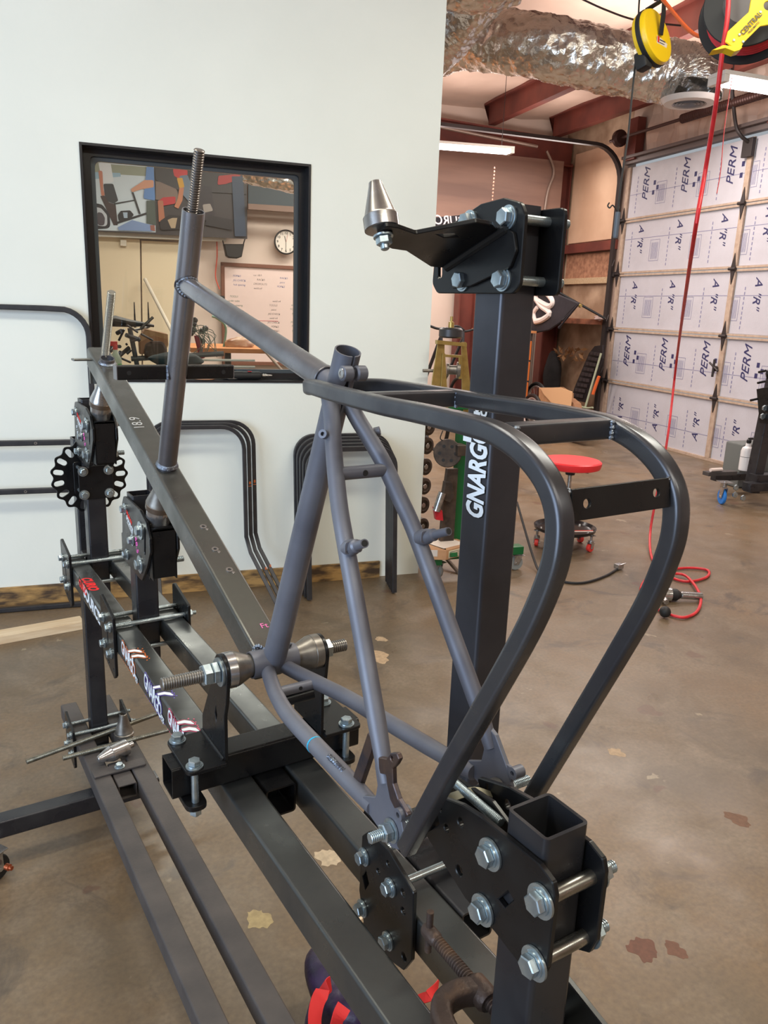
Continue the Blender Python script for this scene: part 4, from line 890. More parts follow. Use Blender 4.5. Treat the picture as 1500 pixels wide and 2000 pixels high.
# ---- window sill clutter
sz = 1.136
g_ = thing('rotary_tool', 'black pneumatic die grinder lying on the right half of the window sill', 'power tool', B(.25, 4.03, sz))
a, b = B(.10, 4.015, sz+.022), B(.36, 4.03, sz+.022); d_ = (b-a).normalized()
obj('tool_body', MB().lathe([(.012, .05), (.021, .055), (.022, .10), (.020, .105), (.020, .19), (.016, .20), (.012, .205)], a, d_, 20), rubber, g_)
obj('tool_collet', MB().lathe([(.009, .0), (.013, .01), (.010, .05)], a, d_, 16), dmach, g_); obj('air_fitting', MB().lathe([(.007, .205), (.009, .215), (.006, .24), (.004, .26)], a, d_, 14), mach, g_)
obj('brand_patch', MB().box(.13, .15, -.006, .006, -.001, .001, 0, MF(a+UP*.0215-WY*.006, d_, UP.cross(d_))), flatmat((206, 40, 46), .4), g_)
gd = MB(); gd.lathe([(.055, 0), (.055, .004)], B(-.17, 4.04, sz+.001), UP, 30); tag(obj('cutting_disc', gd, mat('green_abrasive', srgb(86, 110, 104), .7)), 'grey-green abrasive disc at the left end of the sill', 'grinding disc')
gd = MB(); gd.pipe(B(.01, 4.04, sz+.001), B(.01, 4.04, sz+.005), .055, .010, 30); tag(obj('cutting_disc', gd, mat('brown_abrasive', srgb(158, 116, 88), .7)), 'brown abrasive disc on the sill under the stub bar', 'grinding disc')
gd = MB(); gd.lathe([(.004, 0), (.004, .10), (.008, .11), (.008, .14), (.003, .17)], B(.02, 4.01, sz+.009), WX, 12); tag(obj('burr_shank', gd, mach), 'thin silver burr lying on the sill between disc and grinder', 'tool bit')
gd = MB(); gd.lathe([(.034, 0), (.036, .004), (.036, .012)], B(.135, 4.07, sz+.03), (.2, -.9, .3), 24); tag(obj('flap_disc', gd, rubber), 'black round pad standing behind the grinder on the sill', 'grinding disc')

# ---- beyond the window: bench and clutter
Yb = 5.3
wood = mat('bench_wood', srgb(206, 140, 88), .5, 0, srgb(190, 122, 74), 5, .03, 40, stretch=(1, 8, 8))
x0_, z_ = wz(440, 682, 7.0); x1_, _ = wz(690, 682, 7.0)
de = thing('work_desk', 'long orange wood topped desk below the whiteboard behind the window', 'desk', B(.9, 7.2, 0))
obj('desk_top', MB().box(x0_-.3, x1_, 6.95, 7.75, z_-.03, z_+.01, .003, M=bq), wood, de)
for x in (x0_, (x0_+x1_)/2, x1_-.08): obj('leg', MB().box(x, x+.05, 7.0, 7.05, 0, z_-.03, M=bq), rubber, de)
obj('desk_shelf', MB().box(x0_, x1_-.1, 7.05, 7.6, .42, .46, M=bq), rubber, de)
for k, (py) in enumerate((703, 716)):
    a, b = at(395, py, 'WY', 4.7), at(498, py+1, 'WY', 4.7)
    tag(obj('white_conduit', MB().tube([a, b], .007, 10), flatmat((222, 216, 206), .4)), 'upper white rod just behind the glass' if k == 0 else 'lower white rod just behind the glass', 'rod', 'white rods behind the window glass')
def blob(c, r, seed, amp=.18, n=18, m=12, squash=(1, 1, 1)):
    rr_ = random.Random(seed); ph = [rr_.uniform(0, 6) for _ in range(6)]; mb = MB(); c = Vector(c)
    for j in range(m+1):
        th = PI*j/m
        for i in range(n):
            f = 2*PI*i/n; k = 1+amp*(math.sin(3*f+ph[0]+2*th)*.5+math.sin(5*th+ph[1]+f)*.5)
            mb.v.append(tuple(c+Vector((math.sin(th)*math.cos(f)*r*k*squash[0], math.sin(th)*math.sin(f)*r*k*squash[1], math.cos(th)*r*k*squash[2]))))
    for j in range(m):
        for i in range(n): mb.f.append((j*n+i, j*n+(i+1) % n, (j+1)*n+(i+1) % n, (j+1)*n+i))
    return mb
be = thing('low_bench', 'dark bench right behind the window glass carrying tools', 'bench', B(.0, 4.8, 0))
obj('bench_top', MB().box(-.9, .72, 4.30, 4.78, 1.10, 1.13, M=bq), rubber, be)
for x in (-.85, .65): obj('leg', MB().box(x, x+.05, 4.35, 4.4, 0, 1.10, M=bq), rubber, be)
bt0 = 1.13
c = at(226, 700, 'WY', 4.5); sprb = thing('spray_bottle', 'clear spray bottle with green liquid and red nozzle behind the window', 'bottle', Vector((c.x, c.y, bt0)))
obj('bottle_body', MB().lathe([(.028, 0), (.031, .01), (.031, .07), (.014, .105), (.012, .12)], (c.x, c.y, bt0), UP, 20), flatmat((196, 206, 186), .3), sprb)
obj('green_liquid', MB().lathe([(.0315, .004), (.0315, .045)], (c.x, c.y, bt0), UP, 20), flatmat((96, 190, 84), .3), sprb)
obj('nozzle', MB().lathe([(.013, .12), (.013, .14), (.008, .15)], (c.x, c.y, bt0), UP, 12).box(-.04, .012, -.008, .008, .14, .165, .003, Matrix.Translation((c.x, c.y, bt0))), flatmat((206, 48, 46), .4), sprb)
c = at(283, 708, 'WY', 4.6); c.z = bt0+.052
gbag = blob(at(345, 703, 'WY', 4.55), .088, 5, .10, squash=(1.75, 1.0, .5)); tag(obj('canvas_bag', gbag, mat('dark_green_canvas', srgb(44, 62, 64), .8, 0, srgb(34, 48, 52), 14, .2, 60)), 'dark green canvas bag slumped behind the glass under the bike clutter', 'bag')
cb_ = thing('tilted_carton', 'open brown cardboard box tilted behind the saddle', 'box', at(300, 672, 'WY', 5.0))
obj('carton_side', MB().plate([wz(*q, 5.0) for q in ((270, 660), (283, 642), (326, 652), (327, 672), (320, 690), (272, 690))], .16, MW(5.0)), card, cb_)
obj('carton_flap', MB().plate([wz(*q, 4.9) for q in ((273, 668), (300, 655), (326, 662), (318, 690), (275, 690))], .004, MW(4.9)), mat('inner_cardboard', srgb(160, 112, 80), .8), cb_)
ch_ = thing('office_chair', 'dark padded chair back seen low behind the window', 'chair', at(302, 690, 'WY', 5.2))
obj('chair_back', MB().plate(fillet([wz(*q, 4.85) for q in ((281, 700), (283, 672), (295, 666), (318, 667), (326, 680), (326, 702))], .03), .05, MW(4.85), bevel=.012), mat('brown_upholstery', srgb(84, 66, 58), .7), ch_)
# parked bicycle with saddle, seen through the glass
def bicycle(label, saddle, bar, wy, m, name='parked_bicycle'):
    t = thing(name, label, 'bicycle', at(saddle[0], saddle[1], 'WY', wy)); s_ = at(*saddle, 'WY', wy)
    e = MB(); e.sweep([s_+WX*x+UP*z for x, z in ((-.13, .012), (-.08, .018), (0, .008), (.08, .004), (.14, -.004))], [(math.cos(2*PI*i/12)*.5, math.sin(2*PI*i/12)*.25) for i in range(12)], side=WY, scales=[.10, .13, .09, .05, .03]); obj('saddle', e, rubber, t)
    obj('seat_post', MB().tube([s_-UP*.02, s_-UP*.35+WX*.05], .014, 10), m, t)
    obj('top_tube', MB().tube([s_-UP*.20, s_-UP*.16+WX*.55], .016, 10), m, t)
    return t, s_
bk, s_ = bicycle('dark bicycle with a black saddle just behind the left part of the window', (253, 634), None, 4.9, flatmat((70, 72, 76), .4))
rn = random.Random(11)
cl_ = MB()
for i in range(16):
    p_ = at(rn.uniform(218, 285), rn.uniform(642, 700), 'WY', rn.uniform(4.7, 5.1)); q_ = p_+Vector((rn.uniform(-.09, .09), rn.uniform(-.05, .05), rn.uniform(-.07, .07))); cl_.tube([p_, q_], rn.uniform(.005, .014), 8)
tag(obj('bicycle_parts', cl_, flatmat((66, 62, 64), .4), kind='stuff'), 'jumble of dark bicycle components under the saddle behind the glass', 'parts')
for k, px in enumerate((262, 289)):
    a, b = at(px, 590, 'WY', 5.4), at(px+2, 640, 'WY', 5.4); tag(obj('thin_spike', MB().tube([b, a], [.008, .003], 8), flatmat((52, 48, 52), .4)), ('left' if k == 0 else 'right')+' of two thin dark spikes standing above the saddle', 'rod', 'thin spikes above the saddle')
rf_ = MB(); a = at(385, 650, 'WY', 5.0)
rf_.tube([at(384, 655, 'WY', 5.0), at(395, 700, 'WY', 5.0)], .017, 12)
tag(obj('red_frame_tube', rf_, flatmat((140, 34, 50), .35)), 'dark red bicycle frame tube right of the head tube behind the glass', 'frame tube')
cbm = MB()
for i in range(14):
    x0__ = rn.uniform(375, 400); p_ = [at(x0__, 640+rn.uniform(-8, 10), 'WY', 5.0), at(x0__+rn.uniform(5, 30), 650+rn.uniform(-15, 20), 'WY', 4.95), at(x0__+rn.uniform(0, 38), 690+rn.uniform(-15, 10), 'WY', 4.9)]
    cbm.tube(spline(p_, 5), .0022, 6)
tag(obj('cable_bundle', cbm, flatmat((92, 104, 92), .5), kind='stuff'), 'tangle of grey-green bicycle cables spraying out behind the head tube', 'cables')
hm = MB()
for i in range(9): p_ = at(rn.uniform(372, 405), rn.uniform(625, 668), 'WY', 5.05); hm.lathe([(.0, -.02), (.016, -.012), (.02, 0), (.014, .014), (0, .02)], p_, (rn.uniform(-1, 1), rn.uniform(-1, 1), 1), 10)
tag(obj('handlebar_cluster', hm, flatmat((58, 56, 58), .4), kind='stuff'), 'cluster of dark handlebar parts above the cables', 'parts')
tp_ = blob(at(468, 672, 'WY', 7.2), .10, 8, .12, squash=(1.4, .8, .62)); tag(obj('packed_parcel', tp_, mat('clear_wrapped_carton', srgb(196, 170, 142), .35, 0, srgb(150, 104, 76), 9)), 'plastic-wrapped brown parcel on the orange desk', 'parcel')
a = at(283, 545, 'WY', 10.40); b = at(332, 640, 'WY', 9.9); a2 = b+(b-a)*(b.z/(a.z-b.z)); sk = MB().tube([a, a2], .022, 10); tag(obj('leaning_pole', sk, flatmat((226, 216, 198), .6)), 'white pole leaning on the cupboard doors behind the window', 'pole')
a = at(516, 684, 'WY', 6.94); b = at(565, 740, 'WY', 6.4); sk = MB().tube([a, b+(b-a)*(b.z/(a.z-b.z))], .012, 8); tag(obj('leaning_stick', sk, flatmat((120, 100, 84), .6)), 'thin brown stick leaning on the desk front', 'pole')
mt = MB().tube(spline([at(436, 684, 'WY', 7.2), at(441, 640, 'WY', 7.2), at(424, 622, 'WY', 7.2), at(414, 618, 'WY', 7.2)], 5), .010, 10); tag(obj('desk_lamp_arm', mt, flatmat((120, 160, 140), .4)), 'pale green bent lamp arm over the desk', 'lamp arm')
# back wall items
def onwall(name, label, cat, poly, m, t=.02, wy=10.58, holes=(), group=None):
    return tag(obj(name, MB().plate([wz(*q, wy) for q in poly], t, MW(wy), holes, .002), m), label, cat, group)
cup = mat('cream_cupboard_paint', srgb(236, 218, 186), .55)
onwall('cupboard_door', 'left plain cream cupboard door below the banner', 'door', ((150, 460), (273, 468), (277, 760), (160, 760)), cup, .05, 10.50)
onwall('cupboard_door', 'right plain cream cupboard door, beside the dark head tube', 'door', ((276, 470), (352, 474), (356, 760), (280, 760)), cup, .05, 10.52)
onwall('banner_ledge', 'long white ledge under the printed banner', 'shelf', ((150, 450), (440, 462), (440, 472), (150, 461)), flatmat((226, 222, 212), .5), .12, 10.42)
# printed banner, two photographs side by side
WB = 10.28
bn = thing('printed_banner', 'wide printed banner with two cycling photographs hung high behind the window', 'banner', at(330, 400, 'WY', WB))
layer = [0]
def pr_(poly, rgb, nm='printed_shape', r=0):
    layer[0] += 1; q_ = [wz(*p_, WB) for p_ in poly]
    if r: q_ = fillet(q_, r)
    return obj(nm, MB().plate(q_, .0006, MW(WB-.003-.0007*layer[0]), bevel=0), flatmat(rgb, .35), bn)
obj('banner_sheet', MB().plate([wz(*q, WB) for q in ((150, 262), (482, 292), (483, 467), (150, 450))], .004, MW(WB)), flatmat((60, 56, 58), .35), bn)
pr_(((150, 262), (299, 277), (304, 454), (150, 448)), (206, 222, 232)); pr_(((183, 318), (296, 327), (299, 345), (183, 338)), (150, 158, 140)); pr_(((183, 336), (235, 338), (236, 345), (183, 350)), (150, 186, 208))
pr_(((192, 318), (216, 318), (222, 355), (206, 359), (200, 358)), (222, 230, 236), r=.02); pr_(((192, 333), (200, 334), (202, 370), (205, 382), (198, 383)), (196, 128, 104), r=.02)
pr_(((202, 359), (221, 359), (231, 392), (222, 398), (206, 392)), (44, 50, 58), r=.02); pr_(((196, 383), (204, 382), (212, 395), (226, 400), (230, 440), (222, 440)), (62, 48, 50))
pr_(((184, 442), (184, 396), (200, 400), (214, 418), (216, 446), (184, 448)), (36, 40, 50), r=.06); pr_(((186, 440), (186, 404), (198, 407), (209, 420), (210, 443)), (196, 204, 212), r=.05)
pr_(((190, 440), (190, 414), (200, 416), (205, 426), (204, 441)), (80, 74, 84), r=.04)
pr_(((222, 397), (264, 390), (265, 392), (223, 400)), (34, 40, 46)); pr_(((257, 376), (261, 376), (275, 418), (271, 418)), (34, 40, 46)); pr_(((226, 434), (302, 410), (302, 414), (228, 438)), (30, 34, 42))
pr_(((230, 420), (236, 412), (254, 411), (262, 420), (254, 427), (232, 432)), (30, 34, 42), r=.02); pr_(((240, 415), (249, 415), (249, 426), (242, 426)), (170, 190, 210))
pr_(((286, 325), (300, 326), (303, 392), (280, 388), (284, 350)), (96, 140, 200), r=.02); pr_(((255, 370), (282, 352), (300, 352), (300, 366), (276, 370), (258, 376)), (208, 152, 124), r=.02)
pr_(((286, 392), (302, 392), (305, 440), (286, 436)), (78, 90, 84)); pr_(((230, 444), (258, 430), (296, 440), (298, 452), (232, 450)), (126, 152, 196)); pr_(((293, 440), (302, 440), (303, 452), (294, 450)), (150, 96, 84))
pr_(((304, 354), (342, 360), (352, 398), (304, 390)), (126, 108, 98)); pr_(((303, 330), (482, 345), (482, 380), (350, 372), (304, 352)), (56, 54, 56))
pr_(((337, 330), (366, 332), (366, 342), (350, 350), (340, 344)), (196, 56, 58), r=.02); pr_(((350, 344), (366, 342), (378, 372), (370, 396), (356, 380)), (104, 122, 140), r=.02)
pr_(((345, 348), (356, 348), (360, 366), (350, 368)), (206, 156, 52), r=.01); pr_(((350, 367), (359, 367), (356, 392), (348, 408), (340, 404), (347, 388)), (190, 124, 90), r=.01)
pr_(((318, 386), (343, 384), (342, 398), (320, 402), (308, 402), (308, 394)), (186, 44, 52), r=.02); pr_(((308, 392), (318, 392), (322, 430), (310, 434)), (176, 112, 84), r=.01)
pr_(((312, 432), (330, 420), (356, 422), (362, 448), (312, 450)), (34, 32, 36), r=.04); pr_(((327, 430), (336, 426), (346, 426), (342, 446), (334, 446)), (176, 156, 128))
pr_(((384, 360), (412, 366), (420, 420), (392, 436), (380, 400)), (48, 44, 50), r=.03); pr_(((426, 344), (468, 340), (470, 350), (440, 360), (424, 362)), (160, 50, 50), r=.02)
pr_(((452, 345), (474, 345), (480, 462), (458, 462)), (54, 66, 84), r=.01); pr_(((405, 420), (456, 430), (452, 450), (400, 440)), (40, 38, 42)); pr_(((395, 400), (410, 398), (416, 412), (398, 416)), (150, 142, 136), r=.02)
# lit strip fixture reflected in the banner is left to the renderer
# clock
cc_ = at(558, 473, 'WY', 10.50); rcl = .155
ck = thing('wall_clock', 'round black-rimmed wall clock reading half past eleven beside the whiteboard', 'clock', cc_)
obj('clock_rim', MB().lathe([(rcl, 0), (rcl, .03), (rcl*.90, .035), (rcl*.88, .02)], cc_, -WY, 36, caps=False), rubber, ck)
obj('clock_face', MB().lathe([(rcl*.9, .0), (rcl*.9, .02)], cc_, -WY, 36), flatmat((232, 220, 208), .5), ck)
for i in range(1, 13):
    t_ = PI/2-i*PI/6; text(str(i), .045, flatmat((30, 28, 32)), cc_-WY*.0205+WX*math.cos(t_)*rcl*.72+UP*math.sin(t_)*rcl*.72, WX, UP, ck, 'numeral', .0003, .001)
for ang, L_, w_ in ((PI/2+.27, .075, .007), (-PI/2-.02, .11, .005)):
    d_ = WX*math.cos(ang)+UP*math.sin(ang); obj('clock_hand', MB().tube([cc_-WY*.024, cc_-WY*.024+d_*L_], w_/2, 6), rubber, ck)
obj('second_hand', MB().tube([cc_-WY*.026, cc_-WY*.026+WX*.02+UP*.09], .0015, 6), flatmat((200, 50, 50)), ck)
# whiteboard
wbq = thing('whiteboard', 'brown framed whiteboard covered in small coloured handwriting behind the window', 'whiteboard', at(500, 600, 'WY', 10.52))
xa, zt_ = wz(431, 512, 10.55); xb = xa+1.75; zb__ = zt_-1.3
for a_ in ((xa, xb, zt_-.045, zt_), (xa, xb, zb__, zb__+.045), (xa, xa+.045, zb__, zt_), (xb-.045, xb, zb__, zt_)): obj('frame_strip', MB().box(a_[0], a_[1], 10.52, 10.57, a_[2], a_[3], .003, M=bq), flatmat((122, 76, 58), .5), wbq)
obj('board_face', MB().box(xa+.04, xb-.04, 10.55, 10.57, zb__+.04, zt_-.04, M=bq), flatmat((238, 212, 204), .3), wbq)
rw = random.Random(5)
inks = [flatmat((70, 96, 160)), flatmat((60, 120, 104)), flatmat((130, 80, 130)), flatmat((84, 84, 90))]
words = ['FRAME', 'SEAT STAYS', 'weld x4', 'DROPOUTS', 'order tube', 'JIG CHECK', 'paint', 'RACKS', 'cut 18.9', 'FORKS', 'notes', 'TOOLS', 'inventory', 'hub spacing']
for cx_, n_, z0_, ik in ((.22, 3, .16, 0), (.50, 4, .14, 3), (.80, 3, .16, 0), (.18, 8, .42, 1), (.42, 5, .80, 2), (.70, 11, .46, 3), (.98, 8, .50, 1)):
    for i in range(n_): text(rw.choice(words), .034, inks[ik], B(xa+cx_+rw.uniform(-.03, .03), 10.5485, zt_-z0_-i*.055), WX, UP, wbq, 'handwriting', .0003, -.0004, .2)
obj('ruled_line', MB().box(xa+.1, xa+.75, 10.548, 10.55, zt_-.72, zt_-.714, M=bq), flatmat((190, 70, 80)), wbq)
# hanging bucket, red cord
c = at(456, 488, 'WY', 10.4); hbk = thing('hanging_bag', 'black tapered tool bag hanging on the wall left of the clock', 'bag', c)
obj('bag_body', MB().plate([wz(*q, 10.35) for q in ((436, 477), (476, 477), (471, 502), (463, 505), (447, 504), (441, 500))], .12, MW(10.35), bevel=.012), rubber, hbk)
obj('strap', MB().tube([at(437, 478, 'WY', 10.3), at(434, 466, 'WY', 10.4)], .008, 8).tube([at(475, 478, 'WY', 10.3), at(479, 465, 'WY', 10.4)], .008, 8), rubber, hbk)
ec = MB().tube(spline([at(423, 462, 'WY', 10.5), at(424, 500, 'WY', 10.5), at(421, 540, 'WY', 10.5), at(429, 565, 'WY', 10.5)], 6), .008, 8)
e_ = thing('red_extension_lead', 'red coiled lead hanging with a black socket left of the whiteboard', 'cable', at(423, 500, 'WY', 10.5)); obj('cord', ec, flatmat((220, 88, 70), .5), e_); obj('socket', MB().box(*[f for f in (wz(418, 0, 10.5)[0], wz(429, 0, 10.5)[0])], 10.42, 10.5, wz(0, 571, 10.5)[1], wz(0, 560, 10.5)[1], .01, M=bq), rubber, e_)
onwall('wall_outlet', 'small white wall outlet by the leaning pole', 'outlet', ((299, 603), (309, 603), (309, 618), (299, 618)), flatmat((232, 224, 208), .4), .02, 10.56)
onwall('wall_outlet', 'small white switch box under the banner on the left door', 'outlet', ((235, 468), (247, 469), (247, 481), (235, 480)), flatmat((238, 228, 210), .4), .03, 10.44)
# things above: dark beam and foil duct seen at the top right of the window
obj('trim_8', MB().plate([wz(*q, 10.3) for q in ((484, 338), (640, 350), (640, 410), (484, 398))], .05, MW(10.3)), mat('dark_teal_board', srgb(54, 64, 70), .5), kind='structure')
obj('trim_9', MB().plate([wz(*q, 10.2) for q in ((484, 398), (640, 408), (640, 420), (484, 409))], .06, MW(10.2)), flatmat((120, 96, 84), .6), kind='structure')

# ---- foil ducts
foil = bpy.data.materials.new('crumpled_foil'); foil.use_nodes = True; nt = foil.node_tree; p = nt.nodes['Principled BSDF']; L = nt.links.new
p.inputs['Base Color'].default_value = (*srgb(226, 222, 216), 1); p.inputs['Metallic'].default_value = .9; p.inputs['Roughness'].default_value = .24
tc = nt.nodes.new('ShaderNodeTexCoord'); vo = nt.nodes.new('ShaderNodeTexVoronoi'); vo.inputs['Scale'].default_value = 15; L(tc.outputs['Object'], vo.inputs['Vector'])
no = nt.nodes.new('ShaderNodeTexNoise'); no.inputs['Scale'].default_value = 20; no.inputs['Detail'].default_value = 5; L(tc.outputs['Object'], no.inputs['Vector'])
ad = nt.nodes.new('ShaderNodeMath'); L(vo.outputs[0], ad.inputs[0]); L(no.outputs[0], ad.inputs[1]); b_ = nt.nodes.new('ShaderNodeBump'); b_.inputs['Strength'].default_value = .55; b_.inputs['Distance'].default_value = .02; L(ad.outputs[0], b_.inputs['Height']); L(b_.outputs[0], p.inputs['Normal'])
def duct(label, pts, r, seed, group='flexible foil ducts', flare=None, k=10, rings=1.0):
    t = thing('foil_duct', label, 'duct', pts[0], group); P_ = spline(pts, k*3); mb = MB(); n = 64; rr_ = random.Random(seed)
    base = len(mb.v); T = []; s = 0
    ph = [rr_.uniform(0, 6.28) for _ in range(12)]
    a = UP
    S = None
    for i, c in enumerate(P_):
        t_ = (P_[min(i+1, len(P_)-1)]-P_[max(i-1, 0)]).normalized()
        S = (t_.cross(UP) if S is None else S-t_*S.dot(t_)).normalized(); Uv = S.cross(t_)
        if i: s += (P_[i]-P_[i-1]).length
        for j in range(n):
            f = 2*PI*j/n
            w_ = math.sin(5*f+ph[0]+s*7+math.sin(s*13+ph[1]))*.020+math.sin(9*f-s*15+ph[2])*.012+math.sin(14*f+s*23+ph[3])*.009+abs(math.sin(s*26*rings+math.sin(f*3+ph[4])*.9))*-.030+rr_.uniform(-.012, .012)
            rr = r*(1+w_*1.3)
            mb.v.append(tuple(c+S*math.cos(f)*rr+Uv*math.sin(f)*rr))
    m_ = len(P_)
    for i in range(m_-1):
        for j in range(n): mb.f.append((i*n+j, i*n+(j+1) % n, (i+1)*n+(j+1) % n, (i+1)*n+j))
    obj('duct_sleeve', mb, foil, t, ang=25); return t
Dd = 5.3
dmain = duct('long crumpled silver foil duct crossing under the ceiling to the round vent', [dep(800, 120, Dd+.5), dep(890, 78, Dd+.3), dep(980, 82, Dd+.15), dep(1090, 98, Dd), dep(1200, 122, Dd), dep(1290, 138, Dd), dep(1340, 150, Dd-.02), dep(1352, 168, Dd-.04), dep(1350, 182, Dd-.04)], .20, 3)
rg = dep(1346, 203, Dd-.05)
vt = thing('round_vent', 'round white ceiling register at the end of the foil duct', 'vent', rg)
obj('vent_rim', MB().lathe([(.19, .03), (.165, .0), (.12, -.006), (.105, .0), (.11, .03)], rg, UP, 40, caps=False), flatmat((226, 220, 214), .4), vt)
obj('vent_throat', MB().lathe([(.125, .015), (.125, .03)], rg, UP, 30), flatmat((96, 98, 104), .4), vt)
for i in range(4): obj('louvre_ring', MB().lathe([(.03+.022*i, .012), (.044+.022*i, -.004), (.046+.022*i, -.002), (.034+.022*i, .014)], rg, UP, 36, caps=False), flatmat((140, 142, 148), .35), vt)
duct('second foil duct rising across the top left of the shop ceiling', [dep(800, 150, 5.3), dep(878, 70, 5.1), dep(925, 10, 4.9), dep(985, -60, 4.8)], .15, 9, rings=2.0)
duct('short foil duct crossing the frame edge above the long one', [dep(850, -40, 4.6), dep(930, -22, 4.6), dep(1010, -40, 4.6)], .13, 12, rings=2.0)
duct('foil covered duct glimpsed at the top of the window', [at(480, 335, 'WY', 8.6), at(530, 345, 'WY', 8.5), at(600, 360, 'WY', 8.4)], .12, 15)
# ---- fluorescent fixtures
lampm = emit('fluorescent_tube_glow', (1.0, .90, .88), 14)
def fixture(label, a, b, power, w=.13):
    t = thing('fluorescent_fixture', label, 'ceiling light', (a+b)/2, 'hanging fluorescent lights'); d_ = (b-a).normalized(); L_ = (b-a).length; M = MF(a, d_, d_.cross(UP)*-1)
    obj('fixture_tray', MB().box(-.02, L_+.02, -w/2, w/2, .03, .055, .003, M), flatmat((232, 226, 218), .5), t)
    for s in (-1, 1): obj('lamp_tube', MB().tube([a+M.to_3x3() @ Vector((.02, s*w*.27, .008)), a+M.to_3x3() @ Vector((L_-.02, s*w*.27, .008))], .019, 14), lampm, t)
    for x in (0, L_): obj('end_cap', MB().box(x-.02, x+.02, -w/2, w/2, -.012, .03, .003, M), flatmat((232, 226, 218), .5), t)
    for x in (.1, L_-.1): obj('hanger', MB().tube([a+d_*x+UP*.05, a+d_*x+UP*.9], .003, 6), blkst, t)
    l = bpy.data.lights.new('tube_light', 'AREA'); l.shape = 'RECTANGLE'; l.size = L_; l.size_y = w; l.energy = power; l.color = (1, .88, .82)
    o = bpy.data.objects.new('tube_light', l); COL.objects.link(o); o.matrix_world = Matrix.Translation((a+b)/2-UP*.03) @ MF((0, 0, 0), d_, d_.cross(UP)*-1)
    o.parent = t; o.matrix_parent_inverse = Matrix.Translation(t.location).inverted()
fixture('lit twin tube light hanging near the back, left end hidden by the white wall', at(800, 284, 'WY', 7.8), at(996, 299, 'WY', 7.8), 26)
fixture('lit twin tube light hanging at the right edge, beside the round vent', at(1403, 161, 'WY', 4.3), at(1403, 161, 'WY', 4.3)+WX*1.22, 34, .15)
ch = MB(); a = at(966, 330, 'WY', 8.0); 
for i in range(12): ch.lathe([(.006, 0), (.009, .01), (.006, .02)], a-UP*(.035*i), UP, 6)
tag(obj('pull_chain', ch, mat('tan_chain', srgb(150, 110, 92), .5)), 'thin tan chain hanging below the left tube light', 'chain')
# ---- yellow cord reel
rc_ = dep(1273, 76, 3.45); axn = (-CF*.74+CX*.64+CU*.08).normalized()
yr = thing('cord_reel', 'round yellow retractable cord reel hanging from a black bracket', 'cord reel', rc_)
R_ = .118
fr_ = MF(rc_, axn.cross(UP)*-1 if False else UP.cross(axn), UP)
obj('reel_shell', MB().lathe([(R_*.30, .036), (R_*.86, .034), (R_*.96, .029), (R_, .018), (R_, .010)], rc_, axn, 48), yellow, yr)
obj('reel_shell', MB().lathe([(R_*.30, .036), (R_*.86, .034), (R_*.96, .029), (R_, .018), (R_, .010)], rc_, -axn, 48), yellow, yr)
obj('black_band', MB().lathe([(R_*1.01, -.011), (R_*1.03, -.009), (R_*1.03, .009), (R_*1.01, .011)], rc_, axn, 48), rubber, yr)
sd_ = UP.cross(axn).normalized()
obj('hanging_bracket', MB().sweep([rc_+axn*.044-UP*.005, rc_+axn*.046+UP*.08, rc_+axn*.040+UP*.135, rc_-axn*.040+UP*.135, rc_-axn*.046+UP*.08, rc_-axn*.044+UP*.0], [(-.014, -.003), (.014, -.003), (.014, .003), (-.014, .003)], side=sd_), rubber, yr)
obj('swivel_hook', MB().tube([rc_+UP*.15, rc_+UP*.30], .009, 10), blkst, yr)
obj('cord_guide', MB().box(-.028, .028, -.03, .03, -.045, .03, .012, MF(rc_-UP*R_*.80-sd_*.055, axn, sd_)), rubber, yr)
lab = [(-.035, .02), (.055, .005), (.045, -.04), (.02, -.062), (-.01, -.06), (-.028, -.03)]
Ml = MF(rc_+axn*.0374-axn.cross(sd_)*.035, sd_, UP); lb = obj('reel_label', MB().plate(lab, .002, Ml, bevel=0), flatmat((222, 210, 196), .5), yr)
obj('label_block', MB().plate([(-.034, .018), (-.016, .016), (-.016, -.006), (-.028, -.004)], .0008, Matrix.Translation(axn*.002) @ Ml, bevel=0), flatmat((214, 48, 40), .5), yr)
obj('label_lines', MB().box(-.012, .035, .006, .009, 0, .0012, 0, Matrix.Translation(axn*.0012) @ Ml).box(-.01, .03, -.004, -.002, 0, .0012, 0, Matrix.Translation(axn*.0012) @ Ml).box(-.004, .028, -.020, -.018, 0, .0012, 0, Matrix.Translation(axn*.0012) @ Ml).box(0, .022, -.034, -.032, 0, .0012, 0, Matrix.Translation(axn*.0012) @ Ml), flatmat((70, 60, 60), .5), yr)
obj('reel_cord', MB().tube(spline([dep(1241, 122, 3.46), dep(1234, 190, 3.46), dep(1226, 270, 3.46), dep(1214, 350, 3.46), dep(1206, 420, 3.46)], 6), .0042, 8), rubber, yr)
obj('lamp_handle', MB().lathe([(.010, 0), (.012, .01), (.012, .10), (.009, .11)], dep(1207, 414, 3.46), -UP, 14), mat('blue_grey_handle', srgb(86, 94, 106), .4), yr)
obj('hook', MB().tube(spline([dep(1206, 414, 3.46), dep(1197, 401, 3.45), dep(1191, 406, 3.45), dep(1187, 402, 3.45), dep(1190, 396, 3.45)], 5), .003, 8), rubber, yr)
tag(obj('black_supply_cord', MB().tube(spline([dep(1252, -40, 3.5), dep(1248, 10, 3.5), dep(1247, 38, 3.5)], 4), .004, 8), rubber), 'black cord dropping to the top of the yellow reel', 'cable')
tag(obj('orange_air_line', MB().tube(spline([dep(1280, -20, 3.3), dep(1305, 12, 3.25), dep(1345, 58, 3.2), dep(1372, 72, 3.15), dep(1410, 66, 3.05), dep(1440, 56, 3.0)], 8), .0075, 10), mat('orange_hose', srgb(196, 84, 36), .4)), 'orange air line looping from the ceiling to the hose reel', 'hose')
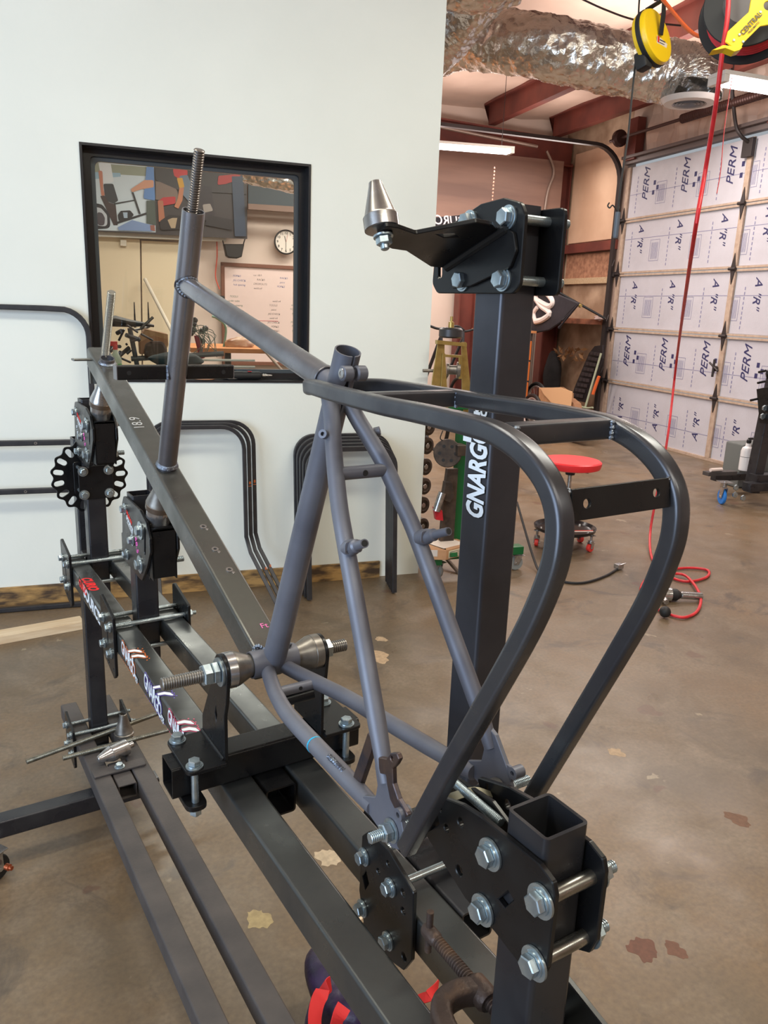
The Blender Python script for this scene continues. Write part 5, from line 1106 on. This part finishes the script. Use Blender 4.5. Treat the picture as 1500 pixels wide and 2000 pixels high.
tag(obj('sagging_ceiling_cable', MB().tube(spline([dep(1120, -10, 5.0), dep(1180, 18, 5.0), dep(1245, 40, 5.0), dep(1330, 50, 5.0)], 8), .006, 8), flatmat((60, 34, 30), .5)), 'dark cable sagging under the ceiling behind the yellow reel', 'cable')
# ---- yellow bracketed hose reel
hc = dep(1468, 12, 2.75); hax = (-CF*.72-CX*.25+CU*.05).normalized(); hax = (-CF*.9-CX*.42).normalized()
hr_ = thing('hose_reel', 'black air hose reel in a yellow steel bracket at the top right corner', 'hose reel', hc)
obj('reel_flange', MB().lathe([(.155, .0), (.158, .003), (.155, .006)], hc+hax*.03, hax, 48), rubber, hr_)
obj('reel_flange', MB().lathe([(.175, .0), (.178, .003), (.175, .006)], hc-hax*.05, hax, 48), rubber, hr_)
obj('wound_hose', MB().lathe([(.135, -.045)]+[(.150 if i % 2 else .140, -.045+.007*i) for i in range(1, 11)]+[(.12, .03)], hc, hax, 40), redh, hr_)
obj('reel_hub', MB().lathe([(.10, .028), (.085, .045), (.03, .05)], hc+hax*.0, hax, 36), mat('grey_reel_core', srgb(96, 90, 88), .5), hr_)
arm_px = ((1430, 92), (1416, 82), (1421, 62), (1462, 24), (1470, -20), (1520, -40), (1520, 46), (1484, 52), (1452, 84), (1446, 96))
an = -CF; apl = [dep(px, py, 2.62) for px, py in arm_px]; o0_ = apl[0]; Ma = MF(o0_, CX, CU)
obj('yellow_arm', MB().plate([((q-o0_).dot(CX), (q-o0_).dot(CU)) for q in apl], .006, Ma, [circ((dep(1500, 12, 2.62)-o0_).dot(CX), (dep(1500, 12, 2.62)-o0_).dot(CU), .016)], .001, .006), yellow, hr_)
obj('yellow_foot', MB().plate([((dep(px, py, 2.6)-o0_).dot(CX), (dep(px, py, 2.6)-o0_).dot(CU)) for px, py in ((1392, 96), (1414, 86), (1452, 90), (1446, 96), (1436, 99), (1418, 92), (1400, 96))], .03, Ma, (), .001), yellow, hr_)
for px, py in ((1433, 79), (1451, 82), (1444, 68), (1485, 24)): obj('rivet', MB().lathe([(.005, 0), (.004, .003)], dep(px, py, 2.617), -CF, 12), zinc, hr_)
dd_ = (dep(1478, 34, 2.61)-dep(1454, 60, 2.61)).normalized(); text('CENTRAL', .024, flatmat((70, 56, 20), .5), dep(1467, 46, 2.6145), dd_, CU, hr_, 'lettering', .0002, .0006, sx=.9); text('PNEUMATIC', .010, flatmat((90, 72, 24), .5), dep(1473, 53, 2.6145), dd_, CU, hr_, 'lettering', .0002, .0001)
tag_h = [dep(1424, -30, 2.68), dep(1420, 40, 2.68), dep(1411, 100, 2.70)]
f0 = at(1268, 1055, 'Z', .03); dz_ = (f0-CAM).dot(CF)
hp = tag_h+[dep(1398, 205, 2.78), dep(1378, 330, 2.95), dep(1350, 500, 3.1), dep(1322, 700, dz_-.05), dep(1303, 860, dz_), dep(1280, 980, dz_), dep(1270, 1040, dz_-.02)]
fl_pts = [at(px, py, 'Z', .012) for px, py in ((1272, 1085), (1290, 1115), (1335, 1135), (1378, 1128), (1383, 1114), (1352, 1109), (1310, 1112), (1275, 1122), (1255, 1140), (1252, 1160), (1262, 1150), (1290, 1128), (1330, 1124), (1352, 1140), (1368, 1170), (1362, 1193), (1340, 1205), (1318, 1203), (1300, 1196), (1280, 1188), (1270, 1180))]
for i, q_ in enumerate(fl_pts): q_.z = .011+.010*(1 if 11 <= i <= 14 else 0)
obj('red_hose', MB().tube(spline(hp+fl_pts, 7), .0082, 12), redh, hr_)
obj('hose_stop_ball', blob(at(1299, 1195, 'Z', .034), .030, 2, .02), rubber, hr_)
# air tool on the floor
a, b = at(1290, 1160, 'Z', .04), at(1362, 1168, 'Z', .02); d_ = (b-a).normalized(); d_.z = -.04
at_ = thing('air_drill', 'silver pneumatic drill lying on the floor inside the red hose loops', 'power tool', a)
obj('drill_body', MB().lathe([(.026, -.03), (.038, -.015), (.040, .055), (.032, .06)], a, d_, 24), mach, at_); obj('drill_collar', MB().lathe([(.034, .058), (.034, .09), (.014, .12)], a, d_, 24), rubber, at_)
obj('drill_nose', MB().lathe([(.012, .11), (.021, .12), (.021, .235), (.018, .238)], a, d_, 20), mach, at_); obj('drill_grip', MB().tube([a+d_*.0, a+UP.cross(d_)*-.09-UP*.014], [.018, .015], 16), mach, at_)
# black floor hose with chuck
bh_ = [at(px, py, 'Z', .009) for px, py in ((1003, 1062), (1040, 1103), (1060, 1122), (1100, 1136), (1140, 1138), (1180, 1126), (1205, 1112))]
bh_[0].z = .3; bh_[1].z = .06
fh = thing('black_air_hose', 'black hose with a metal tire chuck lying on the floor by the green stand', 'hose', bh_[3]); obj('hose', MB().tube(spline(bh_, 7), .0075, 10), rubber, fh)
e = MB(); e.lathe([(.010, 0), (.014, .01), (.014, .04), (.008, .05), (.008, .075)], bh_[-1]+UP*.006, (bh_[-1]-bh_[-2]), 14); e.box(-.02, .03, -.02, .02, .0, .03, .004, Matrix.Translation(bh_[-1]+Vector((.02, .01, 0)))); e.tube([bh_[-1]+UP*.02, bh_[-1]+UP*.035+WX*.06], .004, 8); obj('tire_chuck', e, mach, fh)

# ---- red rolling stool
sc = B(2.41, 4.30, 0)
st_ = thing('rolling_stool', 'rolling mechanic stool with round red seat and black tool tray', 'stool', sc)
obj('seat', MB().lathe([(.172, .545), (.190, .552), (.198, .575), (.198, .592), (.188, .600), (.12, .602)], sc, UP, 48), redp, st_)
obj('gas_lift', MB().lathe([(.028, .55), (.028, .51), (.014, .505), (.014, .36), (.020, .355), (.020, .15)], sc, UP, 20), mach, st_)
obj('seat_boss', MB().lathe([(.04, .545), (.03, .50)], sc, UP, 20), rubber, st_); obj('height_lever', MB().tube([sc+UP*.53, sc+UP*.515+WX*.12-WY*.03], .007, 8), rubber, st_)
obj('tool_tray', MB().lathe([(.0205, .118), (.19, .118), (.205, .128), (.208, .145), (.200, .145), (.186, .126), (.0205, .126)], sc, UP, 48, caps=False), mat('gloss_black_tray', srgb(24, 22, 24), .2), st_)
for k, c__ in enumerate(((214, 200, 190), (200, 60, 40))): obj('tray_stripe', MB().box(-.07, .10, -.006+.02*k, .006+.02*k, 0, .0008, 0, Matrix.Translation(sc+UP*.1265+WX*.08-WY*.09) @ Matrix.Rotation(-.4, 4, 'Z')), flatmat(c__, .4), st_)
for i in range(5):
    t_ = 2*PI*i/5+.35; p_ = sc+WX*math.cos(t_)*.185+WY*math.sin(t_)*.185; caster(st_, p_, .028, flatmat((226, 60, 52), .4), .118, mach, dirv=(math.cos(t_+1), math.sin(t_+1), 0)); obj('tray_screw', MB().lathe([(.010, 0), (.006, .010)], p_-(p_-sc)*.12+UP*.126, UP, 12), mach, st_)

# ---- green tube bender stand
gp = lambda px, py, wy=3.95: at(px, py, 'WY', wy)
gs_ = thing('tube_bender_stand', 'green wheeled tube bender stand with gold side brackets behind the tall post', 'bender stand', B(1.46, 4.0, 0))
x_, _ = wz(905, 900, 3.98); Mg = MB_BLD
obj('green_column', MB().box(x_-.045, x_+.03, 3.95, 4.02, .16, 1.02, .004, M=Mg), green, gs_)
obj('green_base', MB().box(1.24, 1.88, 3.90, 3.97, .105, .155, .004, M=Mg), green, gs_); obj('green_base', MB().box(1.24, 1.30, 3.80, 4.45, .11, .155, .004, M=Mg), green, gs_)
obj('green_brace', MB().box(-.02, .02, -.012, .012, 0, .22, .002, MF(gp(858, 1080), WX, (CU*.3-WX).normalized())), green, gs_)
obj('green_head', MB().box(x_-.13, x_+.05, 3.93, 4.06, .985, 1.035, .004, M=Mg), green, gs_)
caster(gs_, B(1.845, 3.93, 0), .046, mat('grey_caster', srgb(128, 130, 128), .5), .105, mach, dirv=(.9, -.3, 0)); caster(gs_, B(1.31, 3.90, 0), .046, mat('grey_caster', srgb(128, 130, 128), .5), .105, mach, dirv=(.2, -1, 0))
gold = mat('gold_zinc_plate', srgb(186, 160, 96), .35, .7, srgb(160, 136, 80), 20, rvar=.1)
def gpl(nm, pts, m, wy, t=.008, holes=(), par=None): return obj(nm, MB().plate([wz(*q, wy) for q in pts], t, MW(wy), holes, .001), m, par or gs_)
hl_ = [wz(*q, 3.92) for q in ((868, 700), (900, 700), (903, 765), (872, 762))]
gpl('side_bracket', ((855, 668), (868, 668), (868, 690), (853, 800), (838, 800), (844, 740)), gold, 3.93); gpl('side_bracket', ((901, 668), (910, 668), (917, 740), (922, 800), (905, 812), (902, 760)), gold, 3.95)
gpl('front_bracket', ((864, 690), (869, 690), (876, 815), (858, 815)), gold, 3.92); gpl('top_bar', ((852, 664), (910, 670), (910, 677), (852, 672)), gold, 3.92, .03); gpl('cross_bar', ((868, 692), (903, 694), (903, 699), (868, 697)), gold, 3.93, .03)
gpl('link_bar', ((896, 696), (902, 696), (902, 740), (896, 740)), gold, 3.915, .01); gpl('base_bar', ((868, 806), (912, 808), (912, 822), (868, 822)), gold, 3.93, .03)
obj('ratchet_head', MB().lathe([(.055, 0), (.066, .008), (.066, .045), (.055, .055)], gp(880, 660), UP, 28), mat('dark_casting', srgb(70, 68, 70), .4, .6), gs_)
obj('brass_fitting', MB().lathe([(.016, 0), (.016, .03), (.008, .032), (.008, .06)], gp(881, 640), UP, 14), gold, gs_)
obj('die_roller', MB().lathe([(.036, 0), (.036, .012), (.026, .014), (.026, .055), (.044, .057), (.044, .075)], gp(872, 722, 3.96), WX*.9-WY*.3, 28), dmach, gs_)
obj('die_roller', MB().lathe([(.03, 0), (.03, .012), (.02, .014), (.02, .055), (.038, .057), (.038, .07)], gp(876, 775, 3.96), WX*.9-WY*.3, 28), dmach, gs_)
obj('pivot_pin', MB().tube([gp(826, 724), gp(868, 724)], .009, 12), dmach, gs_)
iron = mat('dark_iron_tooling', srgb(62, 54, 50), .5, .5, srgb(90, 76, 66), 20, .08, 80)
dl = obj('notched_die', MB().lathe([(.076, -.02), (.080, -.015), (.080, .02), (.076, .024)], gp(874, 885, 3.9), (-.55, -.8, .1), 28), iron, gs_)
dn = Vector((-.55, -.8, .1)).normalized(); du = dn.cross(UP).normalized(); dw = dn.cross(du)
for i in range(6): t_ = i*PI/3; obj('die_bore', MB().lathe([(.010, 0), (.009, .0006)], gp(874, 885, 3.9)+dn*.0242+du*math.cos(t_)*.045+dw*math.sin(t_)*.045, dn, 12), rubber, gs_)
obj('die_block', MB().box(-.03, .03, -.03, .03, -.045, .045, .004, MF(gp(897, 878, 3.88), WX, UP)), iron, gs_)
gpl('slide_arm', ((872, 915), (893, 915), (884, 1060), (858, 1060), (866, 960)), iron, 3.93, .03); gpl('lock_block', ((868, 940), (880, 940), (885, 968), (876, 980), (862, 974)), iron, 3.9, .04)
gpl('red_release', ((846, 990), (862, 996), (864, 1016), (850, 1014)), flatmat((186, 34, 46), .4), 3.9, .03); obj('pump_cylinder', MB().tube([gp(864, 962, 3.88), gp(852, 998, 3.88)], .022, 14), mach, gs_)
obj('bent_key', MB().tube(spline([gp(865, 841, 3.9), gp(860, 857, 3.9), gp(873, 862, 3.9), gp(884, 860, 3.9)], 4), .003, 6), rubber, gs_)
# carton on the stand's foot
cq = thing('parts_carton', 'flat brown carton with white labels on the foot of the green stand', 'box', gp(868, 1094, 3.8))
c0_ = at(871, 1094, 'Z', .158); cM = MF(c0_, (WX*.92+WY*.4), (WY*.92-WX*.4))
crt = obj('carton', MB().box(-.0, .22, 0, .20, 0, .058, .002, cM).box(-.115, 0, 0, .20, 0, .058, .002, MF(c0_, (WX*.8+WY*-.25), (WY*.92))), card, cq)
obj('carton_label', MB().box(.02, .15, -.0012, -.0004, .006, .050, 0, cM), flatmat((226, 216, 190), .6), cq); obj('carton_label', MB().box(.01, .19, .03, .17, .0584, .059, 0, cM), flatmat((222, 208, 196), .6), cq)
obj('carton_tape', MB().box(-.09, -.05, -.0012, -.0004, .02, .058, 0, MF(c0_, (WX*.8+WY*-.25), (WY*.92))), flatmat((206, 196, 188), .5), cq)
lp = MB(); [lp.box(.03+.004*k, .12-.012*(k % 2), -.0018, -.0013, .040-.010*k, .043-.010*k, 0, cM) for k in range(4)]; obj('label_print', lp, flatmat((96, 90, 92)), cq)
# column of roller dies hidden half behind the wall edge
rk = thing('die_rack', 'upright rack of grooved roller dies half hidden behind the white wall edge', 'rack', B(1.27, 4.3, 0))
obj('rack_pole', MB().box(1.20, 1.235, 4.32, 4.36, 0, 1.15, .003, M=bq), green, rk); obj('rack_foot', MB().box(1.10, 1.45, 4.25, 4.45, 0, .03, .003, M=bq), green, rk)
for i, (px, py) in enumerate(((838, 834), (835, 871), (832, 912), (830, 950), (827, 987), (826, 1028))):
    c = at(px, py, 'WY', 4.26); o = thing('roller_die', 'grooved bending roller on the rack, '+('topmost of six', 'second from the top', 'third from the top', 'third from the bottom', 'second from the bottom', 'lowest of six')[i], 'roller', c, 'bending rollers on the rack')
    obj('roller_body', MB().lathe([(.020, -.002), (.030, 0), (.034, .006), (.044, .004), (.052, 0), (.052, -.05)], c-WY*.0, -WY*.93+WX*.35, 32), iron, o); obj('roller_bore', MB().lathe([(.016, 0), (.015, .001)], c-WY*.003, -WY*.93+WX*.35, 18), mach, o)
# bicycles parked by the back wall
for k, (px, py, lab_) in enumerate(((862, 640, 'dark bicycle handlebar seen beside the gold bracketed stand, left one'), (905, 645, 'dark bicycle handlebar seen against the red column, right one'))):
    c = at(px, py, 'WY', 7.9+1.5*k); t = thing('parked_bicycle', lab_, 'bicycle', Vector((c.x, c.y, 0)), 'bicycles by the back wall')
    obj('handlebar', MB().tube(spline([c+WX*x+WY*y+UP*z for x, y, z in ((-.30, .08, -.02), (-.18, .0, .02), (-.05, 0, -.01), (.05, 0, -.01), (.18, 0, .02), (.30, .08, -.02))], 5), .014, 10), rubber, t)
    obj('fork', MB().tube([c, c-UP*(c.z-.36)+WX*.05], .018, 10), flatmat((60, 60, 64), .4), t)
    w_ = MB(); cw = Vector((c.x, c.y, .34)); w_.sweep([cw+WY*.34*math.cos(t_)+UP*.34*math.sin(t_) for t_ in [2*PI*i/28 for i in range(28)]], circ(0, 0, .022, 8), side=WX, closed=True); obj('front_wheel', w_, rubber, t)
    obj('frame_tube', MB().tube([c-UP*.1, Vector((c.x, c.y, .5))+WY*.6], .02, 10), flatmat((54, 54, 58), .4), t)

# ---- far right corner
G0 = 5.86
def gz(px, py, wx=5.6): p_ = at(px, py, 'WX', wx); return p_
shelf = thing('wood_shelf', 'narrow rough wooden shelf on the wall left of the overhead door', 'shelf', gz(1150, 632, 5.75))
obj('shelf_board', MB().box(5.55, 5.9, 9.10, 10.35, 1.42, 1.49, .004, M=bq), mat('rough_shelf_wood', srgb(150, 92, 66), .8, 0, srgb(110, 66, 48), 12), shelf)
pb = MB(); 
tag(obj('plastic_packet', blob(gz(1170, 621, 5.7), .05, 4, .3, squash=(1, 1.6, .6)), flatmat((214, 190, 184), .25)), 'crumpled clear plastic packet at the right end of the shelf', 'packet')
# flag on a pole
fg = thing('black_flag', 'black flag with a white interlaced emblem draped from a slanted pole', 'flag', gz(1060, 600, 4.9))
pA_, pB_ = gz(1045, 545, 4.95), gz(1182, 622, 5.7)
obj('flag_pole', MB().tube([pA_, pB_], .016, 10), rubber, fg); obj('pole_clip', MB().lathe([(.02, -.02), (.026, 0), (.02, .02)], gz(1133, 597, 5.2), WY, 12), gold, fg)
fpx = ((1020, 548), (1046, 556), (1060, 562), (1132, 592), (1112, 612), (1096, 630), (1074, 645), (1044, 651), (1010, 640), (1005, 560))
o0_ = gz(1060, 600, 4.95); fu, fv = -WY, UP
fa = [((gz(*q, 4.95)-o0_).dot(fu), (gz(*q, 4.95)-o0_).dot(fv)) for q in fpx]
flagm = mat('black_flag_cloth', srgb(40, 36, 44), .8, 0, srgb(30, 27, 33), 6, .4, 9)
obj('flag_cloth', MB().plate(fa, .03, MF(o0_, fu, fv), (), .012), flagm, fg)
def emb(pts, wdt):
    q = [(gz(*p_, 5.385)-o0_) for p_ in pts]; m_ = MB(); m_.sweep(spline(q, 5), [(-wdt/2, -.002), (wdt/2, -.002), (wdt/2, .002), (-wdt/2, .002)], side=(fu*.5+fv*.8)) if False else None
    m_ = MB(); q3 = spline([gz(*p_, 4.925) for p_ in pts], 6); m_.tube(q3, wdt/2, 8); obj('emblem', m_, flatmat((226, 214, 210), .6), fg)
emb(((1043, 580), (1055, 570), (1070, 575), (1080, 590), (1072, 598), (1052, 588)), .07); emb(((1046, 582), (1058, 598), (1074, 612), (1060, 624), (1046, 628)), .075); emb(((1046, 628), (1043, 612), (1050, 600)), .06)
for k_, (a_, b_) in enumerate((((1074, 560), (1100, 625)), ((1100, 575), (1092, 640)))): obj('cloth_fold', MB().tube(spline([gz(1130, 594, 4.94)]+[gz(*b_, 4.94)], 5), [.012]*5+[.02], 8), flagm, fg)
# orange drawer cabinet, jacket, dry leaves, box, wheels, traction board, tool
wyc0 = at(1030, 700, 'WX', 4.85).dot(WY)
oc_ = thing('orange_cabinet', 'orange drawer cabinet in the far corner beside the tall post', 'cabinet', B(4.55, wyc0, 0))
pc = at(1030, 700, 'WX', 4.85); wyc = pc.dot(WY)
obj('cabinet_body', MB().box(4.25, 4.85, wyc-.1, wyc+.45, 0, 1.28, .005, M=bq), flatmat((60, 48, 44), .5), oc_)
for k in range(4): obj('drawer', MB().box(4.28, 4.83, wyc-.125, wyc-.1, .12+.27*k, .37+.27*k, .006, M=bq), flatmat((206, 108, 40), .4), oc_)
obj('top_board', MB().box(4.22, 4.88, wyc-.14, wyc+.47, 1.28, 1.31, .004, M=bq), wood, oc_)
jk = blob(gz(1078, 735, 5.72), .2, 21, .10, squash=(.5, .8, 1.75)); tag(obj('hanging_jacket', jk, mat('charcoal_cloth', srgb(44, 42, 44), .9, 0, srgb(34, 32, 34), 8, .3, 14)), 'charcoal jacket hanging on the wall under the flag', 'jacket')
lv = MB(); rl_ = random.Random(9)
for i in range(46):
    c = gz(rl_.uniform(1082, 1143), 690+rl_.uniform(-10, 14), 5.80-rl_.uniform(0, .08)); a_ = Vector([rl_.uniform(-1, 1) for _ in range(3)]).normalized(); b_ = a_.cross(Vector((rl_.uniform(-1, 1), 1, .3))).normalized(); s_ = rl_.uniform(.03, .07)
    lv.add([c-a_*s_, c+b_*s_*.4, c+a_*s_, c-b_*s_*.4], [(0, 1, 2, 3)])
tag(obj('dried_leaf_garland', lv, flatmat((164, 120, 82), .8), kind='stuff'), 'sprig of dried brown leaves pinned on the wall above the traction board', 'dried leaves')
cbx = thing('open_carton', 'large open brown cardboard box on the floor in the far corner', 'box', Vector((*gz(1105, 800, 4.9).xy, 0)))
q_ = gz(1100, 800, 4.9); qx, qy = q_.dot(WX), q_.dot(WY); pb0 = at(1100, 862, 'Z', 0)
cx0, cy0 = 4.55, (at(1100, 800, 'WX', 4.8)).dot(WY)
def cpl(pts, wx_, t=.006): pp_ = [at(*p_, 'WX', wx_) for p_ in pts]; return MB().plate([(p_.dot(WY), p_.z) for p_ in pp_], t, bq @ Matrix(((0, 0, 1, wx_), (1, 0, 0, 0), (0, 1, 0, 0), (0, 0, 0, 1))), (), .0015)
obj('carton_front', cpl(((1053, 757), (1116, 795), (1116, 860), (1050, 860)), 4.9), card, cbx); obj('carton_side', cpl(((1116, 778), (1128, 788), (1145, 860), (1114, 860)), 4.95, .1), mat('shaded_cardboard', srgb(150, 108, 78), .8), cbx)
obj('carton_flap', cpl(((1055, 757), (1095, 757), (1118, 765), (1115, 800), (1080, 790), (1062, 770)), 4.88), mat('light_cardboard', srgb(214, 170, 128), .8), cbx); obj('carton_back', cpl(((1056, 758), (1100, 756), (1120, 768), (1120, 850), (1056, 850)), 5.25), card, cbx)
tb = thing('traction_board', 'black ribbed traction board leaning against the wall beside the overhead door', 'traction board', gz(1150, 780, 5.6))
tpx = ((1163, 676), (1178, 674), (1178, 700), (1144, 786), (1117, 780), (1124, 756), (1152, 690))
obj('board_slab', cpl(tpx, 5.6, .03), flatmat((38, 32, 34), .5), tb)
for i in range(9):
    f = (i+.5)/9
    for s_ in (.2, .5, .8):
        c = Vector((1165-38*f, 684+92*f, 0)); px_, py_ = c.x-10+22*s_, c.y+4*s_
        obj('tread_block', MB().box(-.022, .022, -.035, .035, 0, .018, .003, MF(at(px_, py_, 'WX', 5.58), UP, WY)), flatmat((58, 50, 52), .45), tb)
tl = thing('digging_bar', 'pale handled garden tool with an orange sleeve leaning by the door track', 'garden tool', gz(1155, 780, 5.5))
obj('handle', MB().tube([gz(1174, 690, 5.55), gz(1140, 806, 5.45)], .014, 10), flatmat((168, 176, 150), .5), tl); obj('orange_sleeve', MB().tube([gz(1170, 735, 5.52), gz(1158, 770, 5.5)], .02, 12), flatmat((226, 104, 50), .5), tl)
obj('foot_step', MB().tube(spline([gz(1134, 794, 5.45), gz(1146, 797, 5.45), gz(1158, 796, 5.45)], 4), .012, 8), flatmat((168, 176, 150), .5), tl)
for k, (px, py, R_, lab_) in enumerate(((1048, 775, .30, 'larger grey-rimmed spare wheel beside the open carton'), (1040, 790, .24, 'smaller spare wheel in front of the larger one by the carton'))):
    c = at(px, py, 'WX', 5.0-.25*k); c.z = R_+.02; t = thing('spoked_wheel', lab_, 'wheel', Vector((c.x, c.y, 0)), 'spare wheels in the corner')
    for nm, rr, rt, m in (('tyre', R_, .024, rubber), ('rim', R_-.035, .012, flatmat((176, 160, 156), .4))):
        w_ = MB(); w_.sweep([c+WY*rr*math.cos(t_)+UP*rr*math.sin(t_)+WX*.35*rr*math.cos(t_)*0 for t_ in [2*PI*i/36 for i in range(36)]], circ(0, 0, rt, 8), side=WX, closed=True); obj(nm, w_, m, t)
    sp = MB(); [sp.tube([c, c+WY*(R_-.04)*math.cos(t_)+UP*(R_-.04)*math.sin(t_)], .002, 4) for t_ in [2*PI*i/16 for i in range(16)]]; obj('spokes', sp, mach, t, kind='stuff'); obj('hub', MB().lathe([(.02, -.04), (.02, .04)], c, WX, 12), mach, t)
# black shirt banner high on the back wall behind the mast
onwall('dark_banner', 'dark cloth banner with pale script high behind the tall post', 'banner', ((845, 425), (900, 420), (930, 440), (900, 470), (850, 440)), flagm, .02, 9.6)
text('GURO', .16, flatmat((206, 196, 200), .6), at(880, 432, 'WY', 9.57), -WX, UP, None, 'banner_script', .001, .002, .2)
bpy.data.objects['banner_script'].parent = bpy.data.objects['dark_banner']

# ---- black stand on blue casters at the right edge
bs = thing('black_jig_stand', 'black wheeled steel stand with blue casters at the right edge of the shop', 'stand', B(4.75, 5.1, 0))
xs_ = 4.78
obj('stand_post', MB().sweep([B(4.76, 5.1, .10), B(4.83, 5.1, 1.25)], rrect(.10, .10, .008), side=WX), jig, bs)
obj('stand_foot', MB().box(4.60, 4.90, 4.95, 5.05, .14, .21, .004, M=bq), jig, bs); obj('stand_foot', MB().box(4.70, 5.9, 5.0, 5.1, .20, .27, .004, M=bq), jig, bs); obj('stand_foot', MB().box(4.68, 5.9, 5.45, 5.52, .12, .18, .004, M=bq), jig, bs)
obj('stand_arm', MB().box(4.44, 4.75, 5.28, 5.36, .21, .245, .004, M=bq), jig_dusty, bs)
caster(bs, B(4.47, 5.12, 0), .068, flatmat((36, 120, 206), .4), .205, mach, dirv=(-.5, -.86, 0)); caster(bs, B(5.7, 5.05, 0), .068, flatmat((36, 120, 206), .4), .2, mach)
for px, py in ((1492, 797), (1488, 813), (1436, 952), (1434, 966), (1450, 972)): obj('bolt_head', MB().hexa(at(px, py, 'WY', 5.04), -WY, .026, 0, .018), zinc, bs)
obj('clamp_plate', cpl(((1480, 760), (1520, 752), (1520, 830), (1486, 826)), 4.72, .03), blk, bs); obj('bolt_cluster', MB().lathe([(.03, 0), (.05, .03), (.03, .07)], at(1500, 730, 'WY', 5.05), -WY, 8), blk, bs)
for px, py in ((1482, 727), (1480, 748), (1466, 782)): obj('peg', MB().tube([at(px+14, py-3, 'WY', 5.08), at(px, py, 'WY', 5.08)], .010, 8), blk, bs)
c = at(1450, 945, 'WY', 5.3); c.z = .25; bo = thing('white_bottle', 'white metal bottle with a black valve standing on the right-hand stand', 'bottle', c)
obj('bottle_body', MB().lathe([(.052, 0), (.054, .01), (.054, .17), (.045, .20), (.024, .215), (.022, .24)], c, UP, 28), flatmat((224, 222, 222), .35), bo); obj('label_band', MB().lathe([(.0545, .12), (.0545, .124)], c, UP, 28), flatmat((90, 90, 94)), bo)
obj('valve', MB().lathe([(.014, .24), (.02, .25), (.02, .27), (.01, .28)], c, UP, 14).box(-.01, .05, -.008, .008, .27, .29, .003, Matrix.Translation(c)), rubber, bo)
tag(obj('white_cloth_roll', MB().tube([B(4.47, 5.30, .262), B(4.60, 5.31, .262)], .016, 12), flatmat((224, 208, 200), .7)), 'small white roll lying beside the white bottle', 'roll')
gc_ = thing('grey_tool_case', 'grey plastic tool case with a handle behind the right-hand stand', 'tool case', B(5.3, 5.7, 0))
obj('case_body', MB().box(5.10, 5.75, 5.62, 5.85, .0, .42, .02, M=bq), mat('grey_case_plastic', srgb(104, 108, 106), .5), gc_); obj('case_handle', MB().tube(spline([B(5.18, 5.61, .30), B(5.18, 5.57, .24), B(5.32, 5.57, .24), B(5.32, 5.61, .30)], 4), .012, 8), flatmat((150, 154, 152), .4), gc_)
# thin red trigger line hanging by the door
tag(obj('thin_red_line', MB().tube(spline([dep(1430, 150, 4.2), dep(1415, 250, 4.2), dep(1408, 330, 4.2), dep(1400, 378, 4.2)], 5), .0025, 6), flatmat((214, 70, 70), .5)), 'thin red pull line hanging in front of the overhead door', 'cord')

# ---- strap bag under the rails, wooden sticks
bgc = at(655, 1965, 'Z', .10); bg_ = thing('strapped_bag', 'dark purple bag with red webbing straps on the floor under the near rail', 'bag', Vector((bgc.x, bgc.y, 0)))
bb = blob(Vector((bgc.x+.03, bgc.y-.02, .10)), .105, 31, .2, 40, 26, (.95, 1.25, .9)); obj('bag_body', bb, mat('purple_black_nylon', srgb(52, 34, 70), .4, 0, srgb(18, 16, 24), 16, .5, 22), bg_)
webb = mat('red_webbing', srgb(212, 42, 44), .7)
def strap(pxs, w_=.022, side=(1, 0, 0)): q_ = [at(px, py, 'Z', z) for px, py, z in pxs]; return MB().sweep(spline(q_, 5), [(-w_/2, -.001), (w_/2, -.001), (w_/2, .001), (-w_/2, .001)], side=side)
obj('webbing_strap', strap(((646, 1920, .20), (624, 1948, .20), (615, 1985, .19), (616, 2030, .17)), .03, (1, .5, 0)), webb, bg_); obj('webbing_strap', strap(((672, 1965, .22), (660, 1990, .21), (652, 2020, .18)), .028), webb, bg_)
obj('webbing_strap', strap(((858, 1900, .02), (855, 1925, .05), (838, 1945, .06), (815, 1955, .04), (790, 1990, .02)), .024, (.6, .6, .3)), webb, bg_)
for k, off in enumerate((0, .030)):
    a, b = at(668+0, 1790, 'Z', .05)+WX*off, at(745, 1700, 'Z', .05)+WX*off; a.z = b.z = .02
    d_ = (b-a).normalized(); tag(obj('wood_strip', MB().box(-.05, (b-a).length+.05, -.009, .009, 0, .018, .001, MF(Vector((a.x, a.y, .001)), d_, UP.cross(d_))), mat('pale_strip_wood', srgb(226, 206, 178), .7)), ('left' if k == 0 else 'right')+' of two pale wood strips on the floor under the rails', 'wood strip', 'wood strips under the rails')
